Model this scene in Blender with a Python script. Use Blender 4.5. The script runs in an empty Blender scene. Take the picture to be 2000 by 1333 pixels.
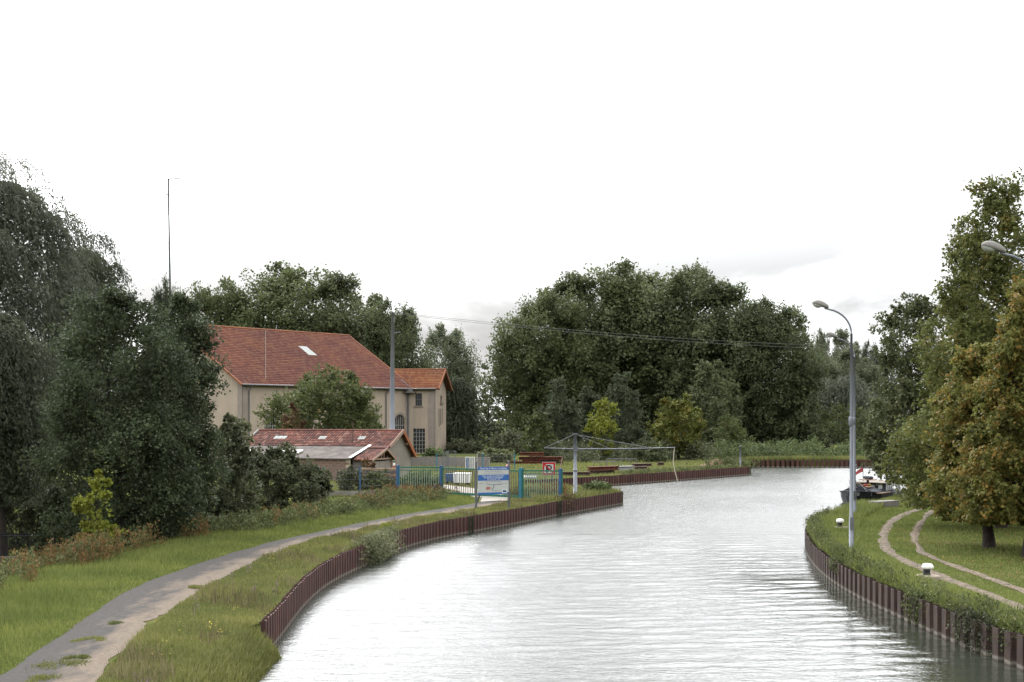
import bpy, math, random
import numpy as np
from mathutils import Vector, Matrix
from mathutils.geometry import delaunay_2d_cdt

# ------------------------------------------------------------------ camera, sky, sun, exposure
sc = bpy.context.scene
col = sc.collection
F, CH, HY = 2778.0, 4.6, 819.0          # focal length in photo pixels, eye height (m), horizon row
cam = bpy.data.cameras.new("camera")
cam.lens = 50.0; cam.sensor_width = 36.0; cam.shift_y = (HY - 666.5) / 2000.0
cam.clip_start = 0.5; cam.clip_end = 6000
camo = bpy.data.objects.new("camera", cam); col.objects.link(camo)
camo.location = (0, 0, CH); camo.rotation_euler = (math.radians(90), 0, 0)
sc.camera = camo
sc.render.resolution_x, sc.render.resolution_y = 1024, 682

SUN_EL, SUN_AZ = math.radians(36), math.radians(-22)     # behind the clouds ahead, a little to the left
SUN_V = Vector((math.sin(SUN_AZ) * math.cos(SUN_EL), math.cos(SUN_AZ) * math.cos(SUN_EL), math.sin(SUN_EL)))
world = bpy.data.worlds.new("World"); sc.world = world; world.use_nodes = True
nt = world.node_tree; nt.nodes.clear()
W = nt.nodes.new; LK = nt.links.new
out = W("ShaderNodeOutputWorld")
sky = W("ShaderNodeTexSky"); sky.sky_type = 'NISHITA'; sky.sun_disc = False
sky.sun_elevation = SUN_EL; sky.sun_rotation = SUN_AZ; sky.dust_density = 3.0
bg1 = W("ShaderNodeBackground"); bg1.inputs[1].default_value = 0.10
LK(sky.outputs[0], bg1.inputs[0])
# closed cloud cover: brighter towards the zenith (overcast law), soft grey bellies
tc = W("ShaderNodeTexCoord"); sep = W("ShaderNodeSeparateXYZ"); LK(tc.outputs['Generated'], sep.inputs[0])
zc = W("ShaderNodeMath"); zc.operation = 'MAXIMUM'; LK(sep.outputs[2], zc.inputs[0]); zc.inputs[1].default_value = 0.0
mr = W("ShaderNodeMapRange"); mr.interpolation_type = 'SMOOTHSTEP'
LK(zc.outputs[0], mr.inputs[0]); mr.inputs[1].default_value = 0.03; mr.inputs[2].default_value = 0.27
mr.inputs[3].default_value = 0.56; mr.inputs[4].default_value = 2.6
mp = W("ShaderNodeMapping"); LK(tc.outputs['Generated'], mp.inputs[0])
mp.inputs['Scale'].default_value = (1.6, 1.6, 5.0); mp.inputs['Location'].default_value = (0.0, 1.7, 1.2)
nz = W("ShaderNodeTexNoise"); nz.inputs['Scale'].default_value = 2.3; nz.inputs['Detail'].default_value = 7; nz.inputs['Roughness'].default_value = 0.55
nz.inputs['Distortion'].default_value = 0.35
LK(mp.outputs[0], nz.inputs['Vector'])
cr = W("ShaderNodeMapRange"); cr.interpolation_type = 'SMOOTHSTEP'
LK(nz.outputs['Fac'], cr.inputs[0]); cr.inputs[1].default_value = 0.36; cr.inputs[2].default_value = 0.61
cr.inputs[3].default_value = 0.38; cr.inputs[4].default_value = 1.3
mul = W("ShaderNodeMath"); mul.operation = 'MULTIPLY'; LK(mr.outputs[0], mul.inputs[0]); LK(cr.outputs[0], mul.inputs[1])
# the hidden sun makes the cloud brighter around its place
dp = W("ShaderNodeVectorMath"); dp.operation = 'DOT_PRODUCT'; LK(tc.outputs['Generated'], dp.inputs[0]); dp.inputs[1].default_value = SUN_V
dm = W("ShaderNodeMath"); dm.operation = 'MAXIMUM'; LK(dp.outputs['Value'], dm.inputs[0]); dm.inputs[1].default_value = 0.0
dq = W("ShaderNodeMath"); dq.operation = 'POWER'; LK(dm.outputs[0], dq.inputs[0]); dq.inputs[1].default_value = 3.0
da = W("ShaderNodeMath"); da.operation = 'MULTIPLY_ADD'; LK(dq.outputs[0], da.inputs[0]); da.inputs[1].default_value = 1.9; da.inputs[2].default_value = 0.86
mul0 = mul; mul = W("ShaderNodeMath"); mul.operation = 'MULTIPLY'; LK(mul0.outputs[0], mul.inputs[0]); LK(da.outputs[0], mul.inputs[1])
bg2 = W("ShaderNodeBackground"); bg2.inputs[0].default_value = (0.965, 0.98, 1.0, 1)
LK(mul.outputs[0], bg2.inputs[1])
mxs = W("ShaderNodeMixShader"); mxs.inputs[0].default_value = 0.94
LK(bg1.outputs[0], mxs.inputs[1]); LK(bg2.outputs[0], mxs.inputs[2]); LK(mxs.outputs[0], out.inputs[0])

sun = bpy.data.lights.new("sun", 'SUN'); sun.energy = 1.1; sun.angle = math.radians(14); sun.color = (1.0, 0.96, 0.9)
suno = bpy.data.objects.new("sun", sun); col.objects.link(suno)
suno.rotation_euler = SUN_V.to_track_quat('Z', 'Y').to_euler()
sc.view_settings.view_transform = 'Standard'; sc.view_settings.look = 'None'
sc.view_settings.exposure = 0.48; sc.view_settings.gamma = 1.0
sc.cycles.max_bounces = 5; sc.cycles.diffuse_bounces = 3; sc.cycles.glossy_bounces = 2
sc.cycles.transmission_bounces = 3; sc.cycles.transparent_max_bounces = 6
sc.cycles.use_denoising = True
sc.cycles.caustics_reflective = False; sc.cycles.caustics_refractive = False

# ------------------------------------------------------------------ helpers
def at(px, py, Y):
    return Vector(((px - 1000) / F * Y, Y, CH + (HY - py) / F * Y))
def gnd(px, py, z=0.0):
    Y = F * (CH - z) / (py - HY)
    return ((px - 1000) / F * Y, Y)
def hit(px, py, P, n):
    d = Vector(((px - 1000) / F, 1, (HY - py) / F)); c = Vector((0, 0, CH))
    return c + d * ((P - c).dot(n) / d.dot(n))

def tag(o, label=None, cat=None, group=None, kind=None):
    if label: o["label"] = label
    if cat: o["category"] = cat
    if group: o["group"] = group
    if kind: o["kind"] = kind
    return o
def thing(name, label, cat, loc=(0, 0, 0), rz=0.0, group=None):
    o = bpy.data.objects.new(name, None); o.empty_display_size = 0.2
    o.location = loc; o.rotation_euler = (0, 0, rz); col.objects.link(o)
    return tag(o, label, cat, group)
def link(name, me, mat=None, parent=None, smooth=False):
    if mat is not None and len(me.materials) == 0: me.materials.append(mat)
    if smooth: me.polygons.foreach_set("use_smooth", [True] * len(me.polygons))
    o = bpy.data.objects.new(name, me); col.objects.link(o)
    if parent is not None: o.parent = parent
    return o
def dup(root, loc, rz=None, label=None):
    r = root.copy(); col.objects.link(r); r.location = loc
    if rz is not None: r.rotation_euler = (0, 0, rz)
    if label: r["label"] = label
    for ch in list(root.children):
        c = ch.copy(); col.objects.link(c); c.parent = r
        for g in list(ch.children):
            d = g.copy(); col.objects.link(d); d.parent = c
    return r

class MB:
    def __init__(s): s.v = []; s.f = []
    def add(s, vs, fs):
        b = len(s.v); s.v += [tuple(p) for p in vs]; s.f += [tuple(b + i for i in f) for f in fs]; return s
    def box(s, c, d, ux=(1, 0, 0), uy=(0, 1, 0), uz=(0, 0, 1), taper=1.0):
        c = Vector(c); X = Vector(ux) * d[0] / 2; Y = Vector(uy) * d[1] / 2; Z = Vector(uz) * d[2] / 2
        vs = []
        for z in (-1, 1):
            k = taper if z > 0 else 1.0
            for x, y in ((-1, -1), (1, -1), (1, 1), (-1, 1)): vs.append(c + X * x * k + Y * y * k + Z * z)
        return s.add(vs, [(3, 2, 1, 0), (4, 5, 6, 7), (0, 1, 5, 4), (1, 2, 6, 5), (2, 3, 7, 6), (3, 0, 4, 7)])
    def span(s, x0, x1, y0, y1, z0, z1):
        return s.box(((x0 + x1) / 2, (y0 + y1) / 2, (z0 + z1) / 2), (x1 - x0, y1 - y0, z1 - z0))
    def bar(s, a, b, w, h, up=(0, 0, 1)):
        a = Vector(a); b = Vector(b); d = b - a; L = d.length; d.normalize(); up = Vector(up)
        sd = d.cross(up)
        if sd.length < 1e-4: sd = d.cross(Vector((1, 0, 0)))
        sd.normalize(); u2 = sd.cross(d)
        return s.box((a + b) / 2, (L, w, h), d, sd, u2)
    def tube(s, path, rad, n=8, cap=True):
        P = [Vector(p) for p in path]
        R = [rad] * len(P) if not hasattr(rad, '__len__') else rad
        vs = []; fs = []; ref = Vector((0.31, 0.17, 0.93))
        for i, p in enumerate(P):
            t = (P[min(i + 1, len(P) - 1)] - P[max(i - 1, 0)]).normalized()
            if abs(t.dot(ref)) > 0.97: ref = Vector((0.9, 0.3, 0.1))
            a = t.cross(ref).normalized(); b = t.cross(a)
            for k in range(n):
                q = 2 * math.pi * k / n; vs.append(p + (a * math.cos(q) + b * math.sin(q)) * R[i])
        for i in range(len(P) - 1):
            for k in range(n):
                fs.append((i * n + k, i * n + (k + 1) % n, (i + 1) * n + (k + 1) % n, (i + 1) * n + k))
        if cap: fs.append(tuple(range(n))); fs.append(tuple(range(len(P) * n - n, len(P) * n))[::-1])
        return s.add(vs, fs)
    def lathe(s, prof, c=(0, 0, 0), n=14, sx=1.0, sy=1.0):
        vs = []; fs = []
        for r, z in prof:
            for k in range(n):
                q = 2 * math.pi * k / n; vs.append((c[0] + r * sx * math.cos(q), c[1] + r * sy * math.sin(q), c[2] + z))
        for i in range(len(prof) - 1):
            for k in range(n): fs.append((i * n + k, i * n + (k + 1) % n, (i + 1) * n + (k + 1) % n, (i + 1) * n + k))
        fs.append(tuple(range(n))[::-1]); fs.append(tuple(range(len(prof) * n - n, len(prof) * n)))
        return s.add(vs, fs)
    def poly(s, pts): return s.add(pts, [tuple(range(len(pts)))])
    def prism(s, pts, ext):
        n = len(pts); e = Vector(ext); b = [Vector(p) for p in pts]
        return s.add(b + [p + e for p in b], [tuple(range(n))[::-1], tuple(range(n, 2 * n))] + [(i, (i + 1) % n, n + (i + 1) % n, n + i) for i in range(n)])
    def mesh(s, name):
        me = bpy.data.meshes.new(name); me.from_pydata(s.v, [], s.f); me.update(); return me
    def build(s, name, mat=None, parent=None, smooth=False): return link(name, s.mesh(name), mat, parent, smooth)

def quads_mesh(name, V, k=4):
    """V: (n,k,3) array of separate faces"""
    n = V.shape[0]; me = bpy.data.meshes.new(name)
    me.vertices.add(n * k); me.vertices.foreach_set("co", np.ascontiguousarray(V, dtype=np.float32).ravel())
    me.loops.add(n * k); me.loops.foreach_set("vertex_index", np.arange(n * k, dtype=np.int32))
    me.polygons.add(n); me.polygons.foreach_set("loop_start", np.arange(0, n * k, k, dtype=np.int32))
    me.update(calc_edges=True); return me

def inside(poly, x, y):
    c = False; j = len(poly) - 1
    for i in range(len(poly)):
        xi, yi = poly[i][0], poly[i][1]; xj, yj = poly[j][0], poly[j][1]
        if (yi > y) != (yj > y) and x < (xj - xi) * (y - yi) / (yj - yi) + xi: c = not c
        j = i
    return c
def inside_np(poly, x, y):
    c = np.zeros(x.shape, bool); j = len(poly) - 1
    for i in range(len(poly)):
        xi, yi = poly[i][0], poly[i][1]; xj, yj = poly[j][0], poly[j][1]
        if yi != yj:
            c ^= ((yi > y) != (yj > y)) & (x < (xj - xi) * (y - yi) / (yj - yi) + xi)
        j = i
    return c
def cdt(loops, extra=()):
    pts = []; ed = []
    for L in loops:
        b = len(pts); n = len(L); pts += [Vector((p[0], p[1])) for p in L]
        ed += [(b + i, b + (i + 1) % n) for i in range(n)]
    pts += [Vector((p[0], p[1])) for p in extra]
    r = delaunay_2d_cdt(pts, ed, [], 0, 1e-4)
    return r[0], r[2]
def resample(pts, step):
    P = [Vector((p[0], p[1])) for p in pts]; outp = []; carry = 0.0
    for a, b in zip(P[:-1], P[1:]):
        L = (b - a).length; s = carry
        while s < L: outp.append(a + (b - a) * (s / L)); s += step
        carry = s - L
    return outp
def smooth_line(pts, it=2):
    P = [Vector(p) for p in pts]
    for _ in range(it):
        Q = [P[0]]
        for a, b in zip(P[:-1], P[1:]): Q += [a * .75 + b * .25, a * .25 + b * .75]
        P = Q + [P[-1]]
    return P

# ------------------------------------------------------------------ materials
def new_mat(name):
    m = bpy.data.materials.new(name); m.use_nodes = True
    n = m.node_tree; return m, n, n.nodes["Principled BSDF"]
def ramp(n, stops):
    r = n.nodes.new("ShaderNodeValToRGB"); e = r.color_ramp.elements
    while len(e) < len(stops): e.new(0.5)
    for x, (p, c) in zip(e, stops): x.position = p; x.color = (c[0], c[1], c[2], 1)
    return r
def mat(name, c, rough=0.7, var=0.15, scale=3.0, metal=0.0, bump=0.0, c2=None, spec=0.12, coord='Object'):
    m, n, b = new_mat(name)
    t = n.nodes.new("ShaderNodeTexCoord"); z = n.nodes.new("ShaderNodeTexNoise")
    z.inputs['Scale'].default_value = scale; z.inputs['Detail'].default_value = 6; z.inputs['Roughness'].default_value = 0.62
    n.links.new(t.outputs[coord], z.inputs['Vector'])
    lo = tuple(max(0, x * (1 - var)) for x in c); hi = tuple(min(1, x * (1 + var)) for x in c)
    if c2 is not None: hi = c2
    r = ramp(n, [(0.34, lo), (0.66, hi)]); n.links.new(z.outputs['Fac'], r.inputs[0])
    n.links.new(r.outputs[0], b.inputs['Base Color'])
    b.inputs['Roughness'].default_value = rough; b.inputs['Metallic'].default_value = metal
    b.inputs['Specular IOR Level'].default_value = spec
    if bump:
        bp = n.nodes.new("ShaderNodeBump"); bp.inputs['Strength'].default_value = bump; bp.inputs['Distance'].default_value = 0.02
        n.links.new(z.outputs['Fac'], bp.inputs['Height']); n.links.new(bp.outputs[0], b.inputs['Normal'])
    return m
def island_mat(name, stops, rough=0.7, noise=None, transl=0.0, spec=0.15, nscale=0.35, nstr=0.5, mixn=0.0):
    """colour varies from piece to piece (tile, leaf, blade) and a little by place"""
    m, n, b = new_mat(name)
    g = n.nodes.new("ShaderNodeNewGeometry"); r = ramp(n, stops)
    z = n.nodes.new("ShaderNodeTexNoise"); z.inputs['Scale'].default_value = nscale; z.inputs['Detail'].default_value = 4
    n.links.new(g.outputs['Position'], z.inputs['Vector'])
    if mixn > 0:      # neighbouring leaves share a tone
        zz = n.nodes.new("ShaderNodeTexNoise"); zz.inputs['Scale'].default_value = nscale * 2.6; zz.inputs['Detail'].default_value = 3
        n.links.new(g.outputs['Position'], zz.inputs['Vector'])
        mr1 = n.nodes.new("ShaderNodeMapRange"); n.links.new(zz.outputs['Fac'], mr1.inputs[0]); mr1.inputs[1].default_value = .3; mr1.inputs[2].default_value = .7; mr1.inputs[4].default_value = mixn
        ma1 = n.nodes.new("ShaderNodeMath"); ma1.operation = 'MULTIPLY_ADD'; n.links.new(g.outputs['Random Per Island'], ma1.inputs[0]); ma1.inputs[1].default_value = 1 - mixn
        n.links.new(mr1.outputs[0], ma1.inputs[2]); n.links.new(ma1.outputs[0], r.inputs[0])
    else: n.links.new(g.outputs['Random Per Island'], r.inputs[0])
    colr = r.outputs[0]
    r2 = ramp(n, [(0.35, (1 - nstr,) * 3 if noise is None else noise[0]), (0.65, (1 + nstr * .0,) * 3 if noise is None else noise[1])])
    n.links.new(z.outputs['Fac'], r2.inputs[0])
    mx = n.nodes.new("ShaderNodeMix"); mx.data_type = 'RGBA'; mx.blend_type = 'MULTIPLY'; mx.inputs[0].default_value = 1.0
    n.links.new(colr, mx.inputs[6]); n.links.new(r2.outputs[0], mx.inputs[7])
    n.links.new(mx.outputs[2], b.inputs['Base Color'])
    b.inputs['Roughness'].default_value = rough; b.inputs['Specular IOR Level'].default_value = spec
    if transl > 0:
        tr = n.nodes.new("ShaderNodeBsdfTranslucent"); n.links.new(mx.outputs[2], tr.inputs[0])
        ms = n.nodes.new("ShaderNodeMixShader"); ms.inputs[0].default_value = transl
        o = n.nodes["Material Output"]
        n.links.new(b.outputs[0], ms.inputs[1]); n.links.new(tr.outputs[0], ms.inputs[2]); n.links.new(ms.outputs[0], o.inputs[0])
    return m
def leaf_mat(name, dark, mid, light, accent=None, amount=0.0, transl=0.3, rough=0.55, nstr=0.35, nscale=0.4):
    st = [(0.0, dark), (0.45, mid), (0.9 - amount, light)]
    if accent is not None: st += [(0.93 - amount, accent), (1.0, accent)]
    return island_mat(name, st, rough, None, transl, 0.12, nscale, nstr, .55)

M = {}
# ground: short grass over soil, mixed by place
m, n, b = new_mat("bank_grass")
g = n.nodes.new("ShaderNodeNewGeometry")
z1 = n.nodes.new("ShaderNodeTexNoise"); z1.inputs['Scale'].default_value = 0.35; z1.inputs['Detail'].default_value = 5
z2 = n.nodes.new("ShaderNodeTexNoise"); z2.inputs['Scale'].default_value = 5.0; z2.inputs['Detail'].default_value = 8; z2.inputs['Roughness'].default_value = 0.7
n.links.new(g.outputs['Position'], z1.inputs['Vector']); n.links.new(g.outputs['Position'], z2.inputs['Vector'])
r1 = ramp(n, [(0.3, (0.052, 0.066, 0.022)), (0.5, (0.07, 0.085, 0.027)), (0.68, (0.09, 0.092, 0.038))])
r2 = ramp(n, [(0.3, (0.5, 0.5, 0.5)), (0.7, (1.25, 1.2, 1.15))])
n.links.new(z1.outputs['Fac'], r1.inputs[0]); n.links.new(z2.outputs['Fac'], r2.inputs[0])
mx = n.nodes.new("ShaderNodeMix"); mx.data_type = 'RGBA'; mx.blend_type = 'MULTIPLY'; mx.inputs[0].default_value = 1.0
n.links.new(r1.outputs[0], mx.inputs[6]); n.links.new(r2.outputs[0], mx.inputs[7]); n.links.new(mx.outputs[2], b.inputs['Base Color'])
b.inputs['Roughness'].default_value = 0.95; b.inputs['Specular IOR Level'].default_value = 0.0
bp = n.nodes.new("ShaderNodeBump"); bp.inputs['Strength'].default_value = 0.8; bp.inputs['Distance'].default_value = 0.06
n.links.new(z2.outputs['Fac'], bp.inputs['Height']); n.links.new(bp.outputs[0], b.inputs['Normal'])
M['ground'] = m

# asphalt path with sand washed over one side ("UVMap" not used: u across is stored in an attribute)
m, n, b = new_mat("worn_asphalt")
a = n.nodes.new("ShaderNodeAttribute"); a.attribute_name = "across"
g = n.nodes.new("ShaderNodeNewGeometry")
z1 = n.nodes.new("ShaderNodeTexNoise"); z1.inputs['Scale'].default_value = 0.42; z1.inputs['Detail'].default_value = 7; z1.inputs['Roughness'].default_value = 0.62
mpp = n.nodes.new("ShaderNodeMapping"); mpp.inputs['Scale'].default_value = (1.6, 0.45, 1)
n.links.new(g.outputs['Position'], mpp.inputs[0]); n.links.new(mpp.outputs[0], z1.inputs['Vector'])
z1.inputs['Scale'].default_value = 1.1
z2 = n.nodes.new("ShaderNodeTexNoise"); z2.inputs['Scale'].default_value = 14; z2.inputs['Detail'].default_value = 6
n.links.new(g.outputs['Position'], z2.inputs['Vector'])
ad = n.nodes.new("ShaderNodeMath"); ad.operation = 'MULTIPLY_ADD'; n.links.new(z1.outputs['Fac'], ad.inputs[0]); ad.inputs[1].default_value = 1.5
n.links.new(a.outputs['Fac'], ad.inputs[2])
rs = ramp(n, [(0.0, (0, 0, 0)), (1.0, (1, 1, 1))])
mrr = n.nodes.new("ShaderNodeMapRange"); n.links.new(ad.outputs[0], mrr.inputs[0]); mrr.inputs[1].default_value = 1.18; mrr.inputs[2].default_value = 1.55
ra = ramp(n, [(0.3, (0.04, 0.037, 0.035)), (0.7, (0.062, 0.057, 0.053))]); n.links.new(z2.outputs['Fac'], ra.inputs[0])
rb = ramp(n, [(0.3, (0.098, 0.078, 0.06)), (0.7, (0.138, 0.112, 0.088))]); n.links.new(z2.outputs['Fac'], rb.inputs[0])
mx = n.nodes.new("ShaderNodeMix"); mx.data_type = 'RGBA'; n.links.new(mrr.outputs[0], mx.inputs[0])
n.links.new(ra.outputs[0], mx.inputs[6]); n.links.new(rb.outputs[0], mx.inputs[7]); n.links.new(mx.outputs[2], b.inputs['Base Color'])
b.inputs['Roughness'].default_value = 1.0; b.inputs['Specular IOR Level'].default_value = 0.05
M['path'] = m
M['dirt'] = mat("pale_dirt", (0.105, 0.082, 0.062), 0.95, 0.35, 2.5, bump=0.4)
M['gravel'] = mat("pale_gravel_drive", (0.21, 0.19, 0.165), 0.95, 0.15, 4)

# water: dark green, small wind waves
m, n, b = new_mat("canal_water")
g = n.nodes.new("ShaderNodeNewGeometry")
def wv(scale, sx, sy, det, rough=0.5):
    mp_ = n.nodes.new("ShaderNodeMapping"); mp_.inputs['Scale'].default_value = (sx, sy, 1)
    mp_.inputs['Rotation'].default_value = (0, 0, 0.22)
    n.links.new(g.outputs['Position'], mp_.inputs[0])
    z = n.nodes.new("ShaderNodeTexNoise"); z.inputs['Scale'].default_value = scale; z.inputs['Detail'].default_value = det; z.inputs['Roughness'].default_value = rough
    n.links.new(mp_.outputs[0], z.inputs['Vector']); return z
w1 = wv(2.6, 0.8, 1.5, 4, 0.6); w2 = wv(7.0, 0.8, 1.4, 3); w3 = wv(0.09, 1, 1, 2)
am = n.nodes.new("ShaderNodeMath"); am.operation = 'MULTIPLY_ADD'; n.links.new(w2.outputs['Fac'], am.inputs[0]); am.inputs[1].default_value = 0.35
n.links.new(w1.outputs['Fac'], am.inputs[2])
st = n.nodes.new("ShaderNodeMapRange"); n.links.new(w3.outputs['Fac'], st.inputs[0]); st.inputs[1].default_value = 0.35; st.inputs[2].default_value = 0.7
st.inputs[3].default_value = 0.55; st.inputs[4].default_value = 1.0
bp = n.nodes.new("ShaderNodeBump"); bp.inputs['Distance'].default_value = 0.055; n.links.new(st.outputs[0], bp.inputs['Strength'])
n.links.new(am.outputs[0], bp.inputs['Height']); n.links.new(bp.outputs[0], b.inputs['Normal'])
b.inputs['Base Color'].default_value = (0.024, 0.027, 0.02, 1); b.inputs['Roughness'].default_value = 0.17; b.inputs['IOR'].default_value = 1.33
# sheltered, calmer water in the lee of the right bank
spw = n.nodes.new("ShaderNodeSeparateXYZ"); n.links.new(g.outputs['Position'], spw.inputs[0])
c1 = n.nodes.new("ShaderNodeMapRange"); c1.interpolation_type = 'SMOOTHSTEP'; n.links.new(spw.outputs[0], c1.inputs[0]); c1.inputs[1].default_value = 4.6; c1.inputs[2].default_value = 9.6
c2 = n.nodes.new("ShaderNodeMapRange"); c2.interpolation_type = 'SMOOTHSTEP'; n.links.new(spw.outputs[1], c2.inputs[0]); c2.inputs[1].default_value = 44; c2.inputs[2].default_value = 62; c2.inputs[3].default_value = 1; c2.inputs[4].default_value = 0
c3 = n.nodes.new("ShaderNodeMath"); c3.operation = 'MULTIPLY'; n.links.new(c1.outputs[0], c3.inputs[0]); n.links.new(c2.outputs[0], c3.inputs[1])
c4 = n.nodes.new("ShaderNodeMapRange"); n.links.new(c3.outputs[0], c4.inputs[0]); c4.inputs[3].default_value = 0.21; c4.inputs[4].default_value = 0.05; n.links.new(c4.outputs[0], b.inputs['Roughness'])
c5 = n.nodes.new("ShaderNodeMapRange"); n.links.new(c3.outputs[0], c5.inputs[0]); c5.inputs[3].default_value = 1.0; c5.inputs[4].default_value = 0.3
c6 = n.nodes.new("ShaderNodeMath"); c6.operation = 'MULTIPLY'; n.links.new(st.outputs[0], c6.inputs[0]); n.links.new(c5.outputs[0], c6.inputs[1]); n.links.new(c6.outputs[0], bp.inputs['Strength'])
M['water'] = m

# rusty sheet piling with a pale lime line at the water
m, n, b = new_mat("rust_brown_piling")
g = n.nodes.new("ShaderNodeNewGeometry"); sp = n.nodes.new("ShaderNodeSeparateXYZ"); n.links.new(g.outputs['Position'], sp.inputs[0])
oi = n.nodes.new("ShaderNodeObjectInfo")
mpp = n.nodes.new("ShaderNodeMapping"); mpp.inputs['Scale'].default_value = (6, 6, 1.2); n.links.new(g.outputs['Position'], mpp.inputs[0])
z1 = n.nodes.new("ShaderNodeTexNoise"); z1.inputs['Scale'].default_value = 1.5; z1.inputs['Detail'].default_value = 6; n.links.new(mpp.outputs[0], z1.inputs['Vector'])
r1 = ramp(n, [(0.3, (0.038, 0.017, 0.0135)), (0.55, (0.062, 0.027, 0.021)), (0.75, (0.09, 0.042, 0.028))]); n.links.new(z1.outputs['Fac'], r1.inputs[0])
ro = ramp(n, [(0, (0.78, 0.78, 0.8)), (1, (1.18, 1.12, 1.1))]); n.links.new(oi.outputs['Random'], ro.inputs[0])
mx = n.nodes.new("ShaderNodeMix"); mx.data_type = 'RGBA'; mx.blend_type = 'MULTIPLY'; mx.inputs[0].default_value = 1
n.links.new(r1.outputs[0], mx.inputs[6]); n.links.new(ro.outputs[0], mx.inputs[7])
z2 = n.nodes.new("ShaderNodeTexNoise"); z2.inputs['Scale'].default_value = 9; n.links.new(g.outputs['Position'], z2.inputs['Vector'])
ma = n.nodes.new("ShaderNodeMath"); ma.operation = 'MULTIPLY_ADD'; n.links.new(z2.outputs['Fac'], ma.inputs[0]); ma.inputs[1].default_value = 0.06
n.links.new(sp.outputs[2], ma.inputs[2])
rz_ = n.nodes.new("ShaderNodeValToRGB"); mr_ = n.nodes.new("ShaderNodeMapRange"); n.links.new(ma.outputs[0], mr_.inputs[0]); mr_.inputs[1].default_value = -0.75; mr_.inputs[2].default_value = -0.55
e = rz_.color_ramp.elements; e[0].position = 0.0; e[0].color = (0.1, 0.1, 0.1, 1); e[1].position = 1.0; e[1].color = (0, 0, 0, 1)
for p_, c_ in ((0.28, 0.25), (0.36, 0.85), (0.62, 0.85), (0.72, 0.12)):
    q_ = e.new(p_); q_.color = (c_, c_, c_, 1)
n.links.new(mr_.outputs[0], rz_.inputs[0])
mx2 = n.nodes.new("ShaderNodeMix"); mx2.data_type = 'RGBA'; n.links.new(rz_.outputs[0], mx2.inputs[0])
n.links.new(mx.outputs[2], mx2.inputs[6]); mx2.inputs[7].default_value = (0.15, 0.135, 0.11, 1)
n.links.new(mx2.outputs[2], b.inputs['Base Color']); b.inputs['Roughness'].default_value = 0.75; b.inputs['Specular IOR Level'].default_value = 0.3
M['pile'] = m
M['pile_dark'] = m.copy(); M['pile_dark'].name = "dark_brown_piling"      # darker, browner copy for the right wall
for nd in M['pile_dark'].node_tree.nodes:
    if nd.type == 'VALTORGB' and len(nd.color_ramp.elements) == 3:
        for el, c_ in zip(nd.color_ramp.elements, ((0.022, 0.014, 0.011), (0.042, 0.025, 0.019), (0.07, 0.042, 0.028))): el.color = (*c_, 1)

# render-plaster with streaks
m, n, b = new_mat("beige_render")
tcn = n.nodes.new("ShaderNodeTexCoord")
mpp = n.nodes.new("ShaderNodeMapping"); mpp.inputs['Scale'].default_value = (1.2, 1.2, 0.12); n.links.new(tcn.outputs['Object'], mpp.inputs[0])
z1 = n.nodes.new("ShaderNodeTexNoise"); z1.inputs['Scale'].default_value = 2.0; z1.inputs['Detail'].default_value = 7; n.links.new(mpp.outputs[0], z1.inputs['Vector'])
z2 = n.nodes.new("ShaderNodeTexNoise"); z2.inputs['Scale'].default_value = 0.5; z2.inputs['Detail'].default_value = 5; n.links.new(tcn.outputs['Object'], z2.inputs['Vector'])
r1 = ramp(n, [(0.25, (0.285, 0.237, 0.188)), (0.7, (0.325, 0.272, 0.218))]); n.links.new(z1.outputs['Fac'], r1.inputs[0])
r2 = ramp(n, [(0.3, (0.88, 0.88, 0.88)), (0.7, (1.08, 1.06, 1.04))]); n.links.new(z2.outputs['Fac'], r2.inputs[0])
mx = n.nodes.new("ShaderNodeMix"); mx.data_type = 'RGBA'; mx.blend_type = 'MULTIPLY'; mx.inputs[0].default_value = 1
n.links.new(r1.outputs[0], mx.inputs[6]); n.links.new(r2.outputs[0], mx.inputs[7]); n.links.new(mx.outputs[2], b.inputs['Base Color'])
b.inputs['Roughness'].default_value = 0.92; b.inputs['Specular IOR Level'].default_value = 0.05
M['render'] = m

TILE_N = ((0.82, 0.82, 0.85), (1.1, 1.04, 0.9))
M['tile'] = island_mat("red_clay_tile", [(0, (0.112, 0.048, 0.04)), (0.5, (0.138, 0.057, 0.045)), (0.8, (0.162, 0.072, 0.05)), (1, (0.17, 0.092, 0.06))], 0.85, TILE_N, nscale=0.22)
M['tile_orange'] = island_mat("orange_clay_tile", [(0, (0.14, 0.055, 0.036)), (0.5, (0.185, 0.075, 0.043)), (1, (0.19, 0.105, 0.055))], 0.85, TILE_N, nscale=0.3)
M['tile_shed'] = island_mat("mossy_red_tile", [(0, (0.06, 0.034, 0.029)), (0.5, (0.105, 0.046, 0.037)), (0.8, (0.145, 0.06, 0.045)), (1, (0.20, 0.115, 0.09))], 0.85, ((0.7, 0.72, 0.75), (1.1, 1.0, 0.95)), nscale=0.6)
M['roof_under'] = mat("roof_underside", (0.09, 0.045, 0.03), 0.9)
M['cement'] = mat("grey_fibre_cement", (0.085, 0.073, 0.066), 0.95, 0.25, 1.6, c2=(0.125, 0.108, 0.098), bump=0.3)
M['quoin'] = mat("grey_stone_quoin", (0.21, 0.178, 0.152), 0.9, 0.12, 1.2)
M['stone'] = mat("stone_sill", (0.17, 0.145, 0.12), 0.9, 0.15, 2)
M['glass'] = mat("dark_window_glass", (0.02, 0.022, 0.025), 0.12, 0.3, 0.6, spec=0.5)
M['bar'] = mat("pale_window_bar", (0.25, 0.24, 0.22), 0.6)
M['darkbar'] = mat("grey_window_bar", (0.12, 0.115, 0.11), 0.6)
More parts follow.
